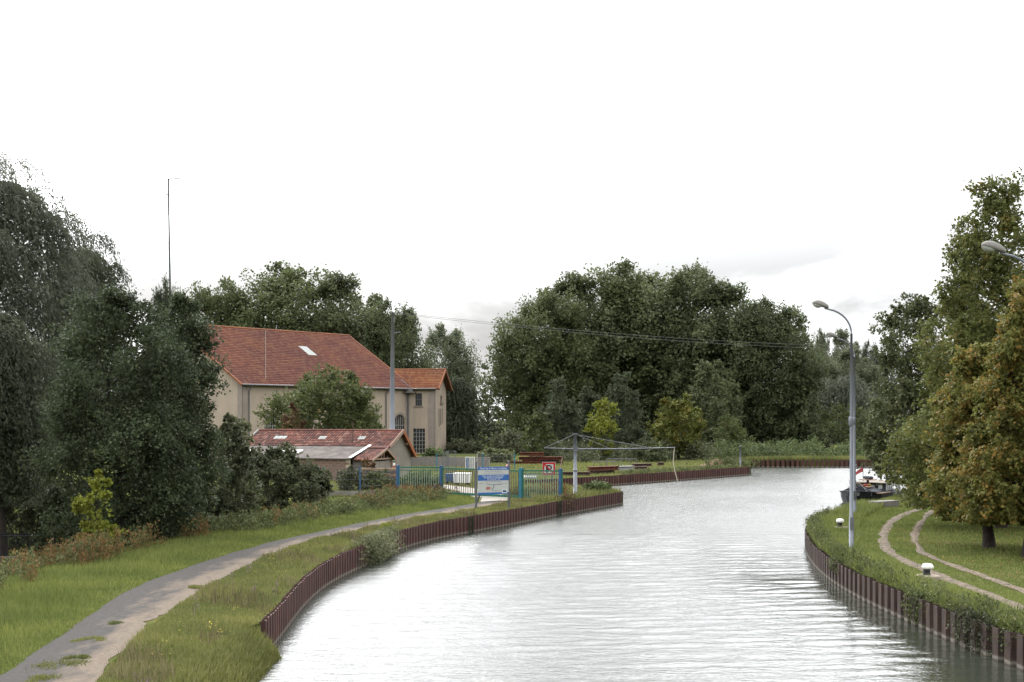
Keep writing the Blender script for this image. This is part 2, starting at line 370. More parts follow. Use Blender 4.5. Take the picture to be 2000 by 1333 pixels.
M['zinc'] = mat("zinc", (0.14, 0.145, 0.15), 0.45, 0.15, 2, 0.4)
M['pipe'] = mat("grey_downpipe", (0.10, 0.105, 0.11), 0.55, 0.2, 2)
M['galv'] = mat("galvanised_steel", (0.125, 0.13, 0.135), 0.5, 0.15, 3, 0.5)
M['galv_pole'] = mat("grey_painted_pole", (0.165, 0.175, 0.195), 0.5, 0.12, 1.5, 0.3)
M['concrete'] = mat("weathered_concrete", (0.19, 0.175, 0.16), 0.92, 0.2, 2, bump=0.3)
M['sandstone'] = mat("worn_concrete_pad", (0.22, 0.18, 0.15), 0.92, 0.25, 4, bump=0.3)
M['blockred'] = mat("pinkish_block", (0.165, 0.105, 0.085), 0.9, 0.3, 2.2, c2=(0.22, 0.15, 0.125))
M['mortar'] = mat("pale_mortar", (0.40, 0.35, 0.26), 0.95)
M['plaster_gray'] = mat("grey_beige_plaster", (0.19, 0.168, 0.142), 0.92, 0.15, 1.5)
M['orange'] = mat("orange_paint", (0.24, 0.085, 0.035), 0.7, 0.12, 2)
M['wood'] = mat("weathered_wood", (0.22, 0.15, 0.10), 0.85, 0.25, 3)
M['wood_pale'] = mat("pale_verge_board", (0.24, 0.165, 0.125), 0.8, 0.15, 3)
M['wood_dark'] = mat("dark_stacked_wood", (0.10, 0.088, 0.08), 0.9, 0.3, 2)
M['black'] = mat("black_paint", (0.018, 0.018, 0.02), 0.4, 0.3, 3)
M['darkgrey'] = mat("dark_grey_canvas", (0.05, 0.052, 0.058), 0.8, 0.25, 3)
M['white'] = mat("white_paint", (0.70, 0.70, 0.68), 0.5, 0.06, 3)
M['offwhite'] = mat("off_white_panel", (0.22, 0.23, 0.215), 0.6, 0.1, 3)
M['blue'] = mat("blue_paint", (0.04, 0.09, 0.18), 0.45, 0.12, 3)
M['teal'] = mat("teal_blue_paint", (0.035, 0.13, 0.18), 0.45, 0.12, 3)
M['green'] = mat("green_paint", (0.032, 0.115, 0.08), 0.5, 0.15, 3)
M['palegreen'] = mat("pale_green_bar", (0.19, 0.26, 0.20), 0.5, 0.15, 3)
M['red'] = mat("red_paint", (0.33, 0.02, 0.025), 0.5, 0.12, 3)
M['signblue'] = mat("sign_blue", (0.04, 0.11, 0.30), 0.5, 0.06, 3)
M['signwhite'] = mat("sign_white", (0.40, 0.415, 0.39), 0.5, 0.04, 3)
M['ink'] = mat("grey_ink", (0.16, 0.16, 0.18), 0.6)
M['lightgrey'] = mat("light_grey_print", (0.25, 0.25, 0.24), 0.6)
M['pink'] = mat("faded_red_print", (0.36, 0.15, 0.13), 0.6)
M['logo'] = mat("logo_dark_blue", (0.03, 0.08, 0.16), 0.5)
M['rust'] = mat("rusty_steel", (0.085, 0.036, 0.028), 0.85, 0.3, 2.5, c2=(0.15, 0.055, 0.034), bump=0.3)
M['rustdark'] = mat("dark_rusty_steel", (0.075, 0.048, 0.042), 0.85, 0.3, 2.5)
M['soil'] = mat("pinkish_soil", (0.13, 0.085, 0.058), 0.95, 0.25, 1.5, bump=0.5)
M['bark'] = mat("bark", (0.032, 0.027, 0.022), 0.95, 0.35, 4, bump=0.6)
M['bark_pale'] = mat("pale_bark", (0.13, 0.12, 0.10), 0.95, 0.35, 3)
M['fibreglass'] = mat("grey_lamp_hood", (0.17, 0.16, 0.145), 0.6, 0.15, 8)
M['lens'] = mat("milky_lamp_lens", (0.34, 0.35, 0.31), 0.25, 0.06, 6)
M['cable'] = mat("grey_cable", (0.14, 0.14, 0.135), 0.6)
M['rope'] = mat("pale_rope", (0.40, 0.36, 0.28), 0.9)
M['flagred'] = mat("red_flag_cloth", (0.30, 0.06, 0.065), 0.8)

M['ladder'] = mat("mossy_ladder_steel", (0.025, 0.035, 0.022), 0.8)
# foliage
M['willow'] = leaf_mat("willow_leaf", (0.068, 0.08, 0.052), (0.1, 0.114, 0.078), (0.145, 0.16, 0.118), transl=0.35, nstr=0.45, nscale=0.5)
M['willow_dark'] = leaf_mat("dark_willow_leaf", (0.05, 0.06, 0.036), (0.075, 0.088, 0.054), (0.11, 0.124, 0.08), transl=0.33, nstr=0.4)
M['maple'] = leaf_mat("maple_leaf", (0.036, 0.05, 0.026), (0.056, 0.074, 0.036), (0.082, 0.104, 0.05), (0.11, 0.13, 0.04), 0.01, 0.36, nstr=0.4, nscale=0.6)
M['plane'] = leaf_mat("plane_leaf", (0.07, 0.085, 0.038), (0.10, 0.12, 0.05), (0.122, 0.144, 0.063), transl=0.42, nstr=0.38, nscale=0.28)
M['plane2'] = leaf_mat("plane_leaf_olive", (0.076, 0.088, 0.042), (0.11, 0.125, 0.058), (0.132, 0.15, 0.076), (0.15, 0.165, 0.105), 0.03, 0.42, nstr=0.38, nscale=0.28)
M['plane3'] = leaf_mat("plane_leaf_deep", (0.06, 0.074, 0.036), (0.088, 0.107, 0.05), (0.12, 0.145, 0.068), transl=0.42, nstr=0.38, nscale=0.28)
M['poplar'] = leaf_mat("poplar_leaf", (0.09, 0.105, 0.06), (0.13, 0.15, 0.085), (0.18, 0.20, 0.125), transl=0.42, nstr=0.35)
M['pine'] = leaf_mat("pine_needles", (0.05, 0.063, 0.035), (0.074, 0.09, 0.05), (0.10, 0.118, 0.066), transl=0.28, nstr=0.35)
M['lime'] = leaf_mat("lime_leaf", (0.075, 0.09, 0.026), (0.11, 0.125, 0.036), (0.15, 0.155, 0.048), (0.205, 0.145, 0.042), 0.11, 0.42, nstr=0.35, nscale=0.5)
M['lime_gold'] = leaf_mat("golden_lime_leaf", (0.09, 0.10, 0.026), (0.135, 0.14, 0.036), (0.185, 0.175, 0.046), (0.245, 0.16, 0.042), 0.27, 0.42, nstr=0.35, nscale=0.6)
M['lime_dark'] = leaf_mat("dark_lime_leaf", (0.058, 0.068, 0.03), (0.084, 0.097, 0.042), (0.115, 0.128, 0.056), (0.14, 0.115, 0.045), 0.06, 0.4, nstr=0.35, nscale=0.5)
M['yellowgreen'] = leaf_mat("yellow_green_leaf", (0.11, 0.13, 0.02), (0.17, 0.19, 0.028), (0.24, 0.25, 0.04), transl=0.35, nstr=0.3)
M['goldtop'] = leaf_mat("gold_tipped_leaf", (0.07, 0.09, 0.022), (0.115, 0.13, 0.028), (0.165, 0.16, 0.034), (0.21, 0.15, 0.035), 0.12, 0.3, nstr=0.45, nscale=0.3)
M['ash'] = leaf_mat("ash_leaf", (0.058, 0.074, 0.028), (0.088, 0.106, 0.038), (0.125, 0.142, 0.052), (0.18, 0.14, 0.055), 0.06, 0.4, nstr=0.4, nscale=0.35)
M['bramble'] = leaf_mat("bramble_leaf", (0.055, 0.065, 0.034), (0.083, 0.093, 0.048), (0.12, 0.128, 0.07), (0.13, 0.10, 0.065), 0.08, 0.36, nstr=0.45, nscale=0.6)
M['palebush'] = leaf_mat("pale_shrub_leaf", (0.08, 0.095, 0.04), (0.12, 0.135, 0.06), (0.18, 0.19, 0.10), transl=0.3)
M['russet'] = leaf_mat("russet_leaf", (0.06, 0.04, 0.022), (0.11, 0.062, 0.032), (0.15, 0.095, 0.045), (0.08, 0.09, 0.03), 0.2, 0.25)
M['scrub'] = leaf_mat("scrub_leaf", (0.065, 0.09, 0.034), (0.10, 0.13, 0.048), (0.14, 0.172, 0.07), transl=0.35, nstr=0.5, nscale=0.35)
M['ivy'] = leaf_mat("ivy_leaf", (0.085, 0.1, 0.045), (0.145, 0.16, 0.08), (0.23, 0.23, 0.14), (0.26, 0.24, 0.07), 0.08, 0.4)
M['grass'] = island_mat("grass_blade", [(0, (0.105, 0.118, 0.036)), (0.5, (0.15, 0.162, 0.05)), (0.85, (0.19, 0.19, 0.075)), (1, (0.24, 0.215, 0.12))], 0.7, ((0.7, 0.75, 0.7), (1.15, 1.1, 1.0)), 0.25, 0.2, 0.3)
M['grass_lush'] = island_mat("lush_grass_blade", [(0, (0.098, 0.12, 0.034)), (0.6, (0.145, 0.168, 0.046)), (1, (0.195, 0.205, 0.068))], 0.7, ((0.72, 0.78, 0.72), (1.12, 1.1, 1.0)), 0.25, 0.2, 0.4)
M['straw'] = island_mat("dry_grass_blade", [(0, (0.12, 0.11, 0.045)), (0.6, (0.19, 0.165, 0.08)), (1, (0.25, 0.21, 0.12))], 0.8, None, 0.2, 0.2, 0.4)
M['dock'] = island_mat("rusty_dock_weed", [(0, (0.085, 0.105, 0.032)), (0.4, (0.15, 0.115, 0.038)), (0.75, (0.22, 0.105, 0.042)), (1, (0.24, 0.14, 0.07))], 0.8, None, 0.2, 0.2, 0.5)
M['weed'] = island_mat("green_weed", [(0, (0.075, 0.095, 0.036)), (0.6, (0.12, 0.14, 0.052)), (1, (0.18, 0.18, 0.085))], 0.8, None, 0.2, 0.2, 0.5)
M['yellow_flower'] = mat("yellow_flower", (0.36, 0.28, 0.02), 0.7, 0.1)
M['purple_flower'] = mat("faded_purple_flower", (0.20, 0.13, 0.16), 0.8, 0.2)
# ------------------------------------------------------------------ the setting: banks, water, path
WZ = -0.75
LW = [gnd(*p) for p in ((508, 1218), (536, 1192), (570, 1152), (596, 1126), (630, 1101), (667, 1083), (703, 1068.5), (735, 1054), (765, 1042.5),
      (806, 1031), (855, 1020), (915, 1010.5), (960, 1003), (1005, 995.6), (1045, 988.5), (1080, 982.5), (1117, 977), (1165, 969.5), (1215, 962))]
SPIT = [(6.2, 92.0), (4.6, 94.2), (2.6, 95.8), (0.9, 97.2), (0.5, 101.5)]
YW = [(1.0, 105.6), (3.6, 109.0), (8.5, 115.5), (13.6, 122.6), (18.6, 130.0), (23.0, 137.0)]
FW = [(26.5, 158.0), (34.0, 158.0), (42.0, 158.6), (52.0, 160.0), (66.0, 164.0)]
RW = [gnd(px, py, WZ) for px, py in ((1578, 1073), (1595, 1105), (1631, 1137), (1677, 1165), (1727, 1190), (1805, 1225.5), (1862, 1252), (1936, 1282), (1996, 1304))]
RW = RW + [(11.3, 27.0), (11.7, 24.0)]
RCURVE = [(60, 121), (42, 110), (31, 98.5), (23.5, 86.5), (18.6, 76.5), (15.2, 68.5), (13.2, 63.0)]
WATER = [(-5.0, 4.0), (-5.7, 18.0), (-5.98, 26.0), (-6.05, 31.2)] + LW + SPIT + YW + FW + [(95, 170), (95, 140)] + RCURVE + RW + [(12.6, 4.0)]

PL = [gnd(*p) for p in ((-120, 1385), (0, 1324), (56, 1282), (112, 1250), (168, 1209), (213, 1176), (269, 1145), (336, 1119), (420, 1091), (500, 1068), (560, 1052), (640, 1036), (740, 1014), (830, 999), (893, 990), (938, 981.5))]
PR = [gnd(*p) for p in ((150, 1390), (193, 1333), (216, 1301), (252, 1262), (308, 1212), (364, 1173), (420, 1139), (462, 1117), (506, 1095), (545, 1077), (580, 1064), (650, 1048), (745, 1025), (835, 1009), (905, 1000), (992, 981))]
PLs = smooth_line(PL, 1); PRs = smooth_line(PR, 1)
PLy = np.array([p[1] for p in PLs]); PLx = np.array([p[0] for p in PLs]); o_ = np.argsort(PLy); PLy, PLx = PLy[o_], PLx[o_]
PRy = np.array([p[1] for p in PRs]); PRx = np.array([p[0] for p in PRs]); o_ = np.argsort(PRy); PRy, PRx = PRy[o_], PRx[o_]

def ground_z(x, y):
    """the land left of the towpath falls away to a ditch; everything else is level"""
    x = np.asarray(x, float); y = np.asarray(y, float)
    d = np.interp(y, PLy, PLx) - x
    t = np.clip((d - 3.4) / 4.5, 0, 1); t = t * t * (3 - 2 * t)
    f = np.clip((76 - y) / 14, 0, 1)
    return -1.25 * t * f

ext = []
for gx in np.arange(-70, -3.9, 2.2):
    for gy in np.arange(12, 82, 2.2): ext.append((gx, gy))
big = [(-2500, -60), (2500, -60), (2500, 4500), (-2500, 4500)]
V, Fc = cdt([big, WATER], ext)
gv = [(v.x, v.y, float(ground_z(v.x, v.y))) for v in V]; gf = []
for f in Fc:
    cx = sum(V[i].x for i in f) / len(f); cy = sum(V[i].y for i in f) / len(f)
    if not inside(WATER, cx, cy): gf.append(tuple(f))
mb = MB(); mb.add(gv, gf)
for a, b_ in zip(WATER, WATER[1:] + WATER[:1]):        # the cut earth face behind the piling
    mb.add([(a[0], a[1], 0), (b_[0], b_[1], 0), (b_[0], b_[1], -2.5), (a[0], a[1], -2.5)], [(0, 1, 2, 3)])
tag(mb.build('ground', M['ground']), kind='structure')
# earth bank that slopes into the water in the foreground, before the piling starts
SB = [(-5.0, 4.0), (-5.7, 18.0), (-5.98, 26.0), (-6.05, 31.2), (-6.0, 31.9)]
mb = MB()
for a, b_ in zip(SB[:-1], SB[1:]):
    prof = ((0.05, 0.01), (-0.3, -0.16), (-0.7, -0.5), (-1.05, -1.2))
    for (o1, z1_), (o2, z2_) in zip(prof[:-1], prof[1:]):
        mb.add([(a[0] - o1, a[1], z1_), (b_[0] - o1, b_[1], z1_), (b_[0] - o2, b_[1], z2_), (a[0] - o2, a[1], z2_)], [(0, 1, 2, 3)])
tag(mb.build('earth_bank', M['ground']), kind='structure')
mb = MB(); mb.poly([(-9.5, -5, WZ - .6), (130, -5, WZ - .6), (130, 185, WZ - .6), (-9.5, 185, WZ - .6)])
tag(mb.build('canal_bed', M['soil']), kind='structure')
# wind ripples as real relief: finer near the camera, coarser far away
rw0 = np.random.default_rng(77); NW = 40
lam = np.exp(rw0.uniform(math.log(.42), math.log(1.3), NW)); th = math.radians(-80) + rw0.normal(0, .95, NW); phs = rw0.random(NW) * 6.28
def wave_z(x, y):
    z = np.zeros_like(x); gust = .72 + .28 * np.sin(x * .11 + y * .07 + 1) * np.sin(y * .05 - x * .04 + 2)
    for l, t, p in zip(lam, th, phs):
        fade = np.clip((l - .66) / .12 + np.clip((66 - y) / 14, 0, 1), 0, 1)
        z += .011 * l / (2 * math.pi) * 1.25 * fade * np.sin((x * math.cos(t) + y * math.sin(t)) * 2 * math.pi / l + p)
    return z * gust
def wgrid(xs, ys, off):
    X_, Y_ = np.meshgrid(xs, ys); Z_ = WZ + wave_z(X_, Y_); n_, m_ = X_.shape
    idx = np.arange(n_ * m_).reshape(n_, m_) + off
    return np.stack([X_, Y_, Z_], -1).reshape(-1, 3), np.stack([idx[:-1, :-1], idx[:-1, 1:], idx[1:, 1:], idx[1:, :-1]], -1).reshape(-1, 4)
ny_, fy_ = np.arange(16, 66.01, .11), np.concatenate([[66.0], np.arange(66.2, 172, .25)])
v1_, f1_ = wgrid(np.arange(-7.4, 17.2, .26), ny_, 0); v2_, f2_ = wgrid(np.arange(-7.4, 66, .7), fy_, len(v1_))
v3_, f3_ = wgrid(np.array([17.0, 40.0]), np.array([16.0, 66.0]), len(v1_) + len(v2_)); v4_, f4_ = wgrid(np.array([-7.4, 20.0]), np.array([0, 16.0]), len(v1_) + len(v2_) + len(v3_))
wv_ = np.concatenate([v1_, v2_, v3_, v4_]); wf_ = np.concatenate([f1_, f2_, f3_, f4_])
wm_ = bpy.data.meshes.new('water'); wm_.vertices.add(len(wv_)); wm_.vertices.foreach_set("co", wv_.astype(np.float32).ravel())
wm_.loops.add(wf_.size); wm_.loops.foreach_set("vertex_index", wf_.astype(np.int32).ravel()); wm_.polygons.add(len(wf_)); wm_.polygons.foreach_set("loop_start", np.arange(0, wf_.size, 4, dtype=np.int32))
wm_.update(calc_edges=True)
tag(link('water', wm_, M['water'], None, True), kind='structure')

def strip(name, L, R, mt, z, across=True, nx=7):
    n_ = min(len(L), len(R)); mb_ = MB(); vs = []; ac = []
    for i in range(n_):
        for k in range(nx):
            u = k / (nx - 1); x = L[i][0] * (1 - u) + R[i][0] * u; y = L[i][1] * (1 - u) + R[i][1] * u
            vs.append((x, y, z + 0.03 * math.sin(math.pi * u))); ac.append(u)
    fs = [(i * nx + k, i * nx + k + 1, (i + 1) * nx + k + 1, (i + 1) * nx + k) for i in range(n_ - 1) for k in range(nx - 1)]
    mb_.add(vs, fs); o = mb_.build(name, mt)
    at_ = o.data.attributes.new("across", 'FLOAT', 'POINT'); at_.data.foreach_set("value", ac)
    return tag(o, kind='structure')
def jitter(P, amp, seed):
    r = np.random.default_rng(seed); Q = resample([(p[0], p[1]) for p in P], 0.5)
    w = np.convolve(r.normal(0, 1, len(Q) + 8), np.ones(4) / 4, 'same')[4:-4]
    return [(q.x + amp * w[i], q.y) for i, q in enumerate(Q)]
def matched(A, B, k=160):
    ra = []; rb = []
    def param(P):
        d = [0]
        for a, b in zip(P[:-1], P[1:]): d.append(d[-1] + math.dist(a, b))
        return np.array(d) / d[-1], np.array([p[0] for p in P]), np.array([p[1] for p in P])
    ta, xa, ya = param(A); tb, xb, yb = param(B); t = np.linspace(0, 1, k)
    return list(zip(np.interp(t, ta, xa), np.interp(t, ta, ya))), list(zip(np.interp(t, tb, xb), np.interp(t, tb, yb)))
pa, pb = matched([tuple(p) for p in PLs], [tuple(p) for p in PRs], 170)
rj = np.random.default_rng(4)
ja = np.convolve(rj.normal(0, .09, 178), np.ones(5) / 5, 'same'); jb = np.convolve(rj.normal(0, .3, 178), np.ones(5) / 5, 'same')
pa = [(x + ja[i], y) for i, (x, y) in enumerate(pa)]; pb = [(x + jb[i], y) for i, (x, y) in enumerate(pb)]
strip('path', pa, pb, M['path'], 0.012)
DL = smooth_line([gnd(*p) for p in ((940, 981), (925, 972), (905, 965), (885, 959), (868, 955), (840, 948))], 1)
DR = smooth_line([gnd(*p) for p in ((1002, 979), (985, 967), (955, 959.5), (925, 954), (880, 949), (845, 944.5))], 1)
strip('yard_drive', DL, DR, M['gravel'], 0.016)
T1 = [gnd(*p) for p in ((1800, 994), (1787, 998), (1759, 1007), (1742, 1019), (1730, 1034), (1725, 1047), (1725, 1059), (1734, 1076), (1759, 1092), (1808, 1115), (1879, 1144), (1933, 1163), (1996, 1190), (2060, 1215))]
T2 = [gnd(*p) for p in ((1822, 998), (1814, 1004), (1800, 1019), (1790, 1034), (1785, 1048), (1787, 1062), (1808, 1087), (1862, 1105), (1915, 1124), (2000, 1156), (2060, 1180))]
for i, (tr, w) in enumerate(((T1, 0.20), (T2, 0.17))):
    Q = resample([tuple(p) for p in smooth_line(tr, 2)], 0.35); r = np.random.default_rng(9 + i); L = []; R = []
    wl = np.convolve(r.normal(0, 1, len(Q) + 6), np.ones(4) / 4, 'same'); wr = np.convolve(r.normal(0, 1, len(Q) + 6), np.ones(4) / 4, 'same')
    for k in range(len(Q) - 1):
        t = (Q[k + 1] - Q[k]).normalized(); s_ = Vector((t.y, -t.x))
        a = Q[k] - s_ * (w + .09 * wl[k]); c = Q[k] + s_ * (w + .09 * wr[k]); L.append(tuple(a)); R.append(tuple(c))
    strip('dirt_track', L, R, M['dirt'], 0.008 + i * 0.006, nx=3)

# ------------------------------------------------------------------ sheet piling
def pile_mesh(p, top, bot, depth):
    f = [(0.0, 0.0), (0.14 * p, 0.0), (0.26 * p, depth), (0.74 * p, depth), (0.86 * p, 0.0), (p * 1.004, 0.0)]
    bk = [(x, y - 0.022) for x, y in f][::-1]; pr = f + bk
    mb_ = MB(); mb_.prism([(x, y, bot) for x, y in pr], (0, 0, top - bot)); return mb_.mesh('pile')
def pile_wall(label, line, p, depth, side, skip=(), top=0.05, seed=1, mt='pile'):
    """side=+1: the water lies to the left of the walking direction"""
    r = random.Random(seed); Q = resample([tuple(q) for q in line], p)
    w = thing('sheet_pile_wall', label, 'sheet piling', (Q[0].x, Q[0].y, 0)); me = pile_mesh(p, top, -1.6, depth); me.materials.append(M[mt])
    for i in range(len(Q) - 1):
        if any(a <= i <= b for a, b in skip): continue
        a, b = Q[i], Q[i + 1]
        if side < 0: a, b = b, a
        d = b - a; o = bpy.data.objects.new('pile', me); col.objects.link(o); o.parent = w
        o.location = (a.x - Q[0].x, a.y - Q[0].y, r.uniform(-0.015, 0.015)); o.rotation_euler = (0, 0, math.atan2(d.y, d.x))
        o.scale = (d.length / p * 1.0, 1, 1)
    return w, Q
lw, LQ = pile_wall('rust brown sheet piling along the left canal bank below the towpath', smooth_line(LW, 1), 0.4, 0.11, -1)
yw, YQ = pile_wall('rust brown sheet piling edging the yard behind the swing arm mast', smooth_line(YW, 1), 0.4, 0.11, -1, seed=2)
fw_, FQ = pile_wall('low brown sheet piling along the far bank under the green scrub', smooth_line(FW, 1), 0.55, 0.13, -1, seed=3)
RL = [RCURVE[-2], RCURVE[-1]] + RW
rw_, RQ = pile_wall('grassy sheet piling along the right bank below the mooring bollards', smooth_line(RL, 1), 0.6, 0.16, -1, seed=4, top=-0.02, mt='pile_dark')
sp_, SQ = pile_wall('sheet piling on the inner side of the narrow spit', [LW[-1]] + SPIT[:3], 0.4, 0.11, -1, seed=5)
# green recessed ladder slots in the left wall
for k, (px, py) in enumerate(((917, 1010), (1088, 981))):
    x, y = gnd(px, py); j = min(range(len(LQ) - 1), key=lambda i: (LQ[i].x - x) ** 2 + (LQ[i].y - y) ** 2)
    d = (LQ[j + 1] - LQ[j]).normalized(); nrm = Vector((d.y, -d.x))
    t = thing('mooring_ladder', ('green steel ladder set into the left piling before the information board', 'green steel ladder set into the piling near the fence end')[k], 'ladder', (LQ[j].x + nrm.x * 0.13, LQ[j].y + nrm.y * 0.13, 0), math.atan2(d.y, d.x))
    for s in (-0.2, 0.2): MB().span(s - 0.03, s + 0.03, -0.03, 0.03, -1.4, 0.06).build('rail', M['ladder'], t)
    for q in range(5): MB().span(-0.2, 0.2, -0.015, 0.015, -1.2 + q * .28, -1.17 + q * .28).build('rung', M['ladder'], t)

# ------------------------------------------------------------------ walls with openings
def arch(x0, x1, z0, z1, n_=9):
    r = (x1 - x0) / 2; cx = (x0 + x1) / 2; zc = z1 - r
    return [(x0, z0), (x1, z0)] + [(cx + r * math.cos(a), zc + r * math.sin(a)) for a in np.linspace(0, math.pi, n_)]
def rect(x0, x1, z0, z1): return [(x0, z0), (x1, z0), (x1, z1), (x0, z1)]
def wall_holes(name, outer, holes, place, mt, parent, depth=0.28):
    """place(u, z, d): a point on the wall, d metres behind its face"""
    V, Fc = cdt([outer] + holes); mb_ = MB(); vs = [place(v.x, v.y, 0) for v in V]; fs = []
    for f in Fc:
        cx = sum(V[i].x for i in f) / len(f); cy = sum(V[i].y for i in f) / len(f)
        if inside(outer, cx, cy) and not any(inside(h, cx, cy) for h in holes): fs.append(tuple(f))
    mb_.add(vs, fs)
    for h in holes:
        for a, b in zip(h, h[1:] + h[:1]):
            mb_.add([place(*a, 0), place(*b, 0), place(*b, depth), place(*a, depth)], [(0, 1, 2, 3)])
    return mb_.build(name, mt, parent)
def window(parent, hole, place, nv, nh, barmat, depth=0.22, bw=0.05, name='window'):
    us = [p[0] for p in hole]; zs = [p[1] for p in hole]; u0, u1, z0, z1 = min(us), max(us), min(zs), max(zs)
    g_ = MB(); g_.poly([place(u, z, depth) for u, z in hole]); w = g_.build(name, M['glass'], parent)
    for k in range(1, nv):
        u = u0 + (u1 - u0) * k / nv; top = z1
        if len(hole) > 4:
            r = (u1 - u0) / 2; top = z1 - r + math.sqrt(max(0, r * r - (u - (u0 + u1) / 2) ** 2))
        b = MB(); b.prism([place(u - bw / 2, z0, depth - .05), place(u + bw / 2, z0, depth - .05), place(u + bw / 2, top, depth - .05), place(u - bw / 2, top, depth - .05)], Vector(place(0, 0, .045)) - Vector(place(0, 0, 0))); b.build('glazing_bar', barmat, w)
    for k in range(1, nh):
        z = z0 + (z1 - z0) * k / nh; a0, a1 = u0, u1
        if len(hole) > 4:
            r = (u1 - u0) / 2; dz = z - (z1 - r)
            if dz > 0: hw = math.sqrt(max(0, r * r - dz * dz)); a0, a1 = (u0 + u1) / 2 - hw, (u0 + u1) / 2 + hw
        b = MB(); b.prism([place(a0, z - bw / 2, depth - .062), place(a1, z - bw / 2, depth - .062), place(a1, z + bw / 2, depth - .062), place(a0, z + bw / 2, depth - .062)], Vector(place(0, 0, .045)) - Vector(place(0, 0, 0))); b.build('glazing_bar', barmat, w)
    return w
def tiles(O, U, S, Lu, Ls, tw, tl, seed=1, roll=0.0, cut=None, lift=0.05):
    """separate clay tiles on a roof slope: O eave corner, U along the eave, S up the slope"""
    r = np.random.default_rng(seed); O = np.array(O, float); U = np.array(U, float); S = np.array(S, float); N = np.cross(U, S); N /= np.linalg.norm(N)
    if N[2] < 0: N = -N
    nu = int(Lu / tw); ns = int(Ls / tl); qs = []
    for i in range(ns):
        for j in range(nu):
            u0 = j * tw + (i % 2) * tw * .0; s0 = i * tl
            if cut is not None and cut(u0 + tw / 2, s0 + tl / 2): continue
            h = lift + r.uniform(-.008, .008); g = tw * .03; sh = r.uniform(-.01, .01)
            a = O + U * (u0 + g) + S * (s0 - .03 + sh); b = O + U * (u0 + tw - g) + S * (s0 - .03 + sh)
            c = O + U * (u0 + tw - g) + S * (s0 + tl + .02); d = O + U * (u0 + g) + S * (s0 + tl + .02)
            if roll:
                m1 = (a + b) / 2 + N * (h + roll); m2 = (c + d) / 2 + N * roll * .9 + N * .012
                qs.append([a + N * h, m1, m2, d + N * .012]); qs.append([m1, b + N * h, c + N * .012, m2])
                qs.append([a, b, b + N * h, a + N * h])
            else:
                qs.append([a + N * h, b + N * h, c + N * .012, d + N * .012]); qs.append([a, b, b + N * h, a + N * h])
    return np.array(qs)
def tile_obj(name, parent, mt, *a, **k):
    q = tiles(*a, **k); me = quads_mesh(name, q)
    import bmesh
    bm = bmesh.new(); bm.from_mesh(me); bmesh.ops.remove_doubles(bm, verts=bm.verts, dist=0.0015); bm.to_mesh(me); bm.free()
    o = link(name, me, mt, parent); o["kind"] = "stuff"; return o

# ------------------------------------------------------------------ pumping hall
A0 = Vector((-31.1, 164.0, 0)); ang = math.atan2(24.0, 17.6); HL, HW2, ZE, ZR = 29.7, 11.3, 8.8, 15.9
hall = thing('pumping_hall', 'large beige hall with a long red tiled roof and an angled end wing', 'building', A0, ang)
HM = Matrix.Translation(A0) @ Matrix.Rotation(ang, 4, 'Z'); HMi = HM.inverted()
fp = lambda u, z, d: (u, d, z)
arches = [arch(t - 1.1, t + 1.1, 1.0, 5.2) for t in (4.6, 10.4, 16.2, 22.0, 27.7)]
wall_holes('wall', [(0, 0), (HL, 0), (HL, ZE), (0, ZE)], arches, fp, M['render'], hall)
for h in arches:
    w = window(hall, h, fp, 6, 3, M['bar'], bw=0.07)
    u0 = h[0][0]; u1 = h[1][0]; r = 1.1
    s = MB(); pts = [(u0 + r + (r + q) * math.cos(a), 5.2 - r + (r + q) * math.sin(a)) for q in (0.0, 0.28) for a in np.linspace(0, math.pi, 11)]
    for k in range(10): s.prism([(pts[k][0], -.05, pts[k][1]), (pts[k + 1][0], -.05, pts[k + 1][1]), (pts[k + 12][0], -.05, pts[k + 12][1]), (pts[k + 11][0], -.05, pts[k + 11][1])], (0, .045, 0))
    s.build('window_surround', M['quoin'], w)
    MB().span(u0 - .15, u1 + .15, -.12, .2, .85, .995).build('window_sill', M['stone'], w)
mb = MB(); mb.poly([(0, 0, 0), (0, 0, ZE), (0, HW2, ZR), (0, 2 * HW2, ZE), (0, 2 * HW2, 0)]); mb.build('gable_wall', M['render'], hall)
mb = MB(); mb.poly([(HL, 0, 0), (HL, 2 * HW2, 0), (HL, 2 * HW2, ZE), (HL, HW2, ZR), (HL, 0, ZE)]); mb.poly([(0, 2 * HW2, 0), (0, 2 * HW2, ZE), (HL, 2 * HW2, ZE), (HL, 2 * HW2, 0)]); mb.build('rear_wall', M['render'], hall)
for x0, x1 in ((-.06, .75), (HL - .8, HL + .04)):
    MB().span(x0, x1, -.06, -.003, 0, ZE - .02).build('corner_pilaster', M['quoin'], hall)
MB().span(-.06, -.003, -.06, .75, 0, ZE - .05).build('corner_pilaster', M['quoin'], hall)
sl = math.hypot(HW2, ZR - ZE); Sv = Vector((0, HW2 / sl, (ZR - ZE) / sl)); OV = 0.55
roof = MB()
e0 = Vector((-OV, 0, ZE + .12)) - Sv * .6; nrm = Vector((0, -Sv.z, Sv.y))
for sgn in (0, 1):
    a = Vector((-OV, -Sv.y * .6, ZE + .1 - Sv.z * .6)); b = Vector((-OV, HW2, ZR + .1)); L = Vector((HL + 2 * OV, 0, 0))
    if sgn: a.y = 2 * HW2 - a.y; b.y = 2 * HW2 - b.y
    roof.prism([a, a + L, b + L, b], (0, 0, -.16))
rf = roof.build('roof', M['roof_under'], hall)
a = Vector((-OV, -Sv.y * .6, ZE + .105 - Sv.z * .6))
Pn = HM @ a; Nn = (HM.to_3x3() @ nrm)
def roof_us(px, py):
    q = HMi @ hit(px, py, Pn, Nn); d = q - a; return d.x, d.dot(Sv)
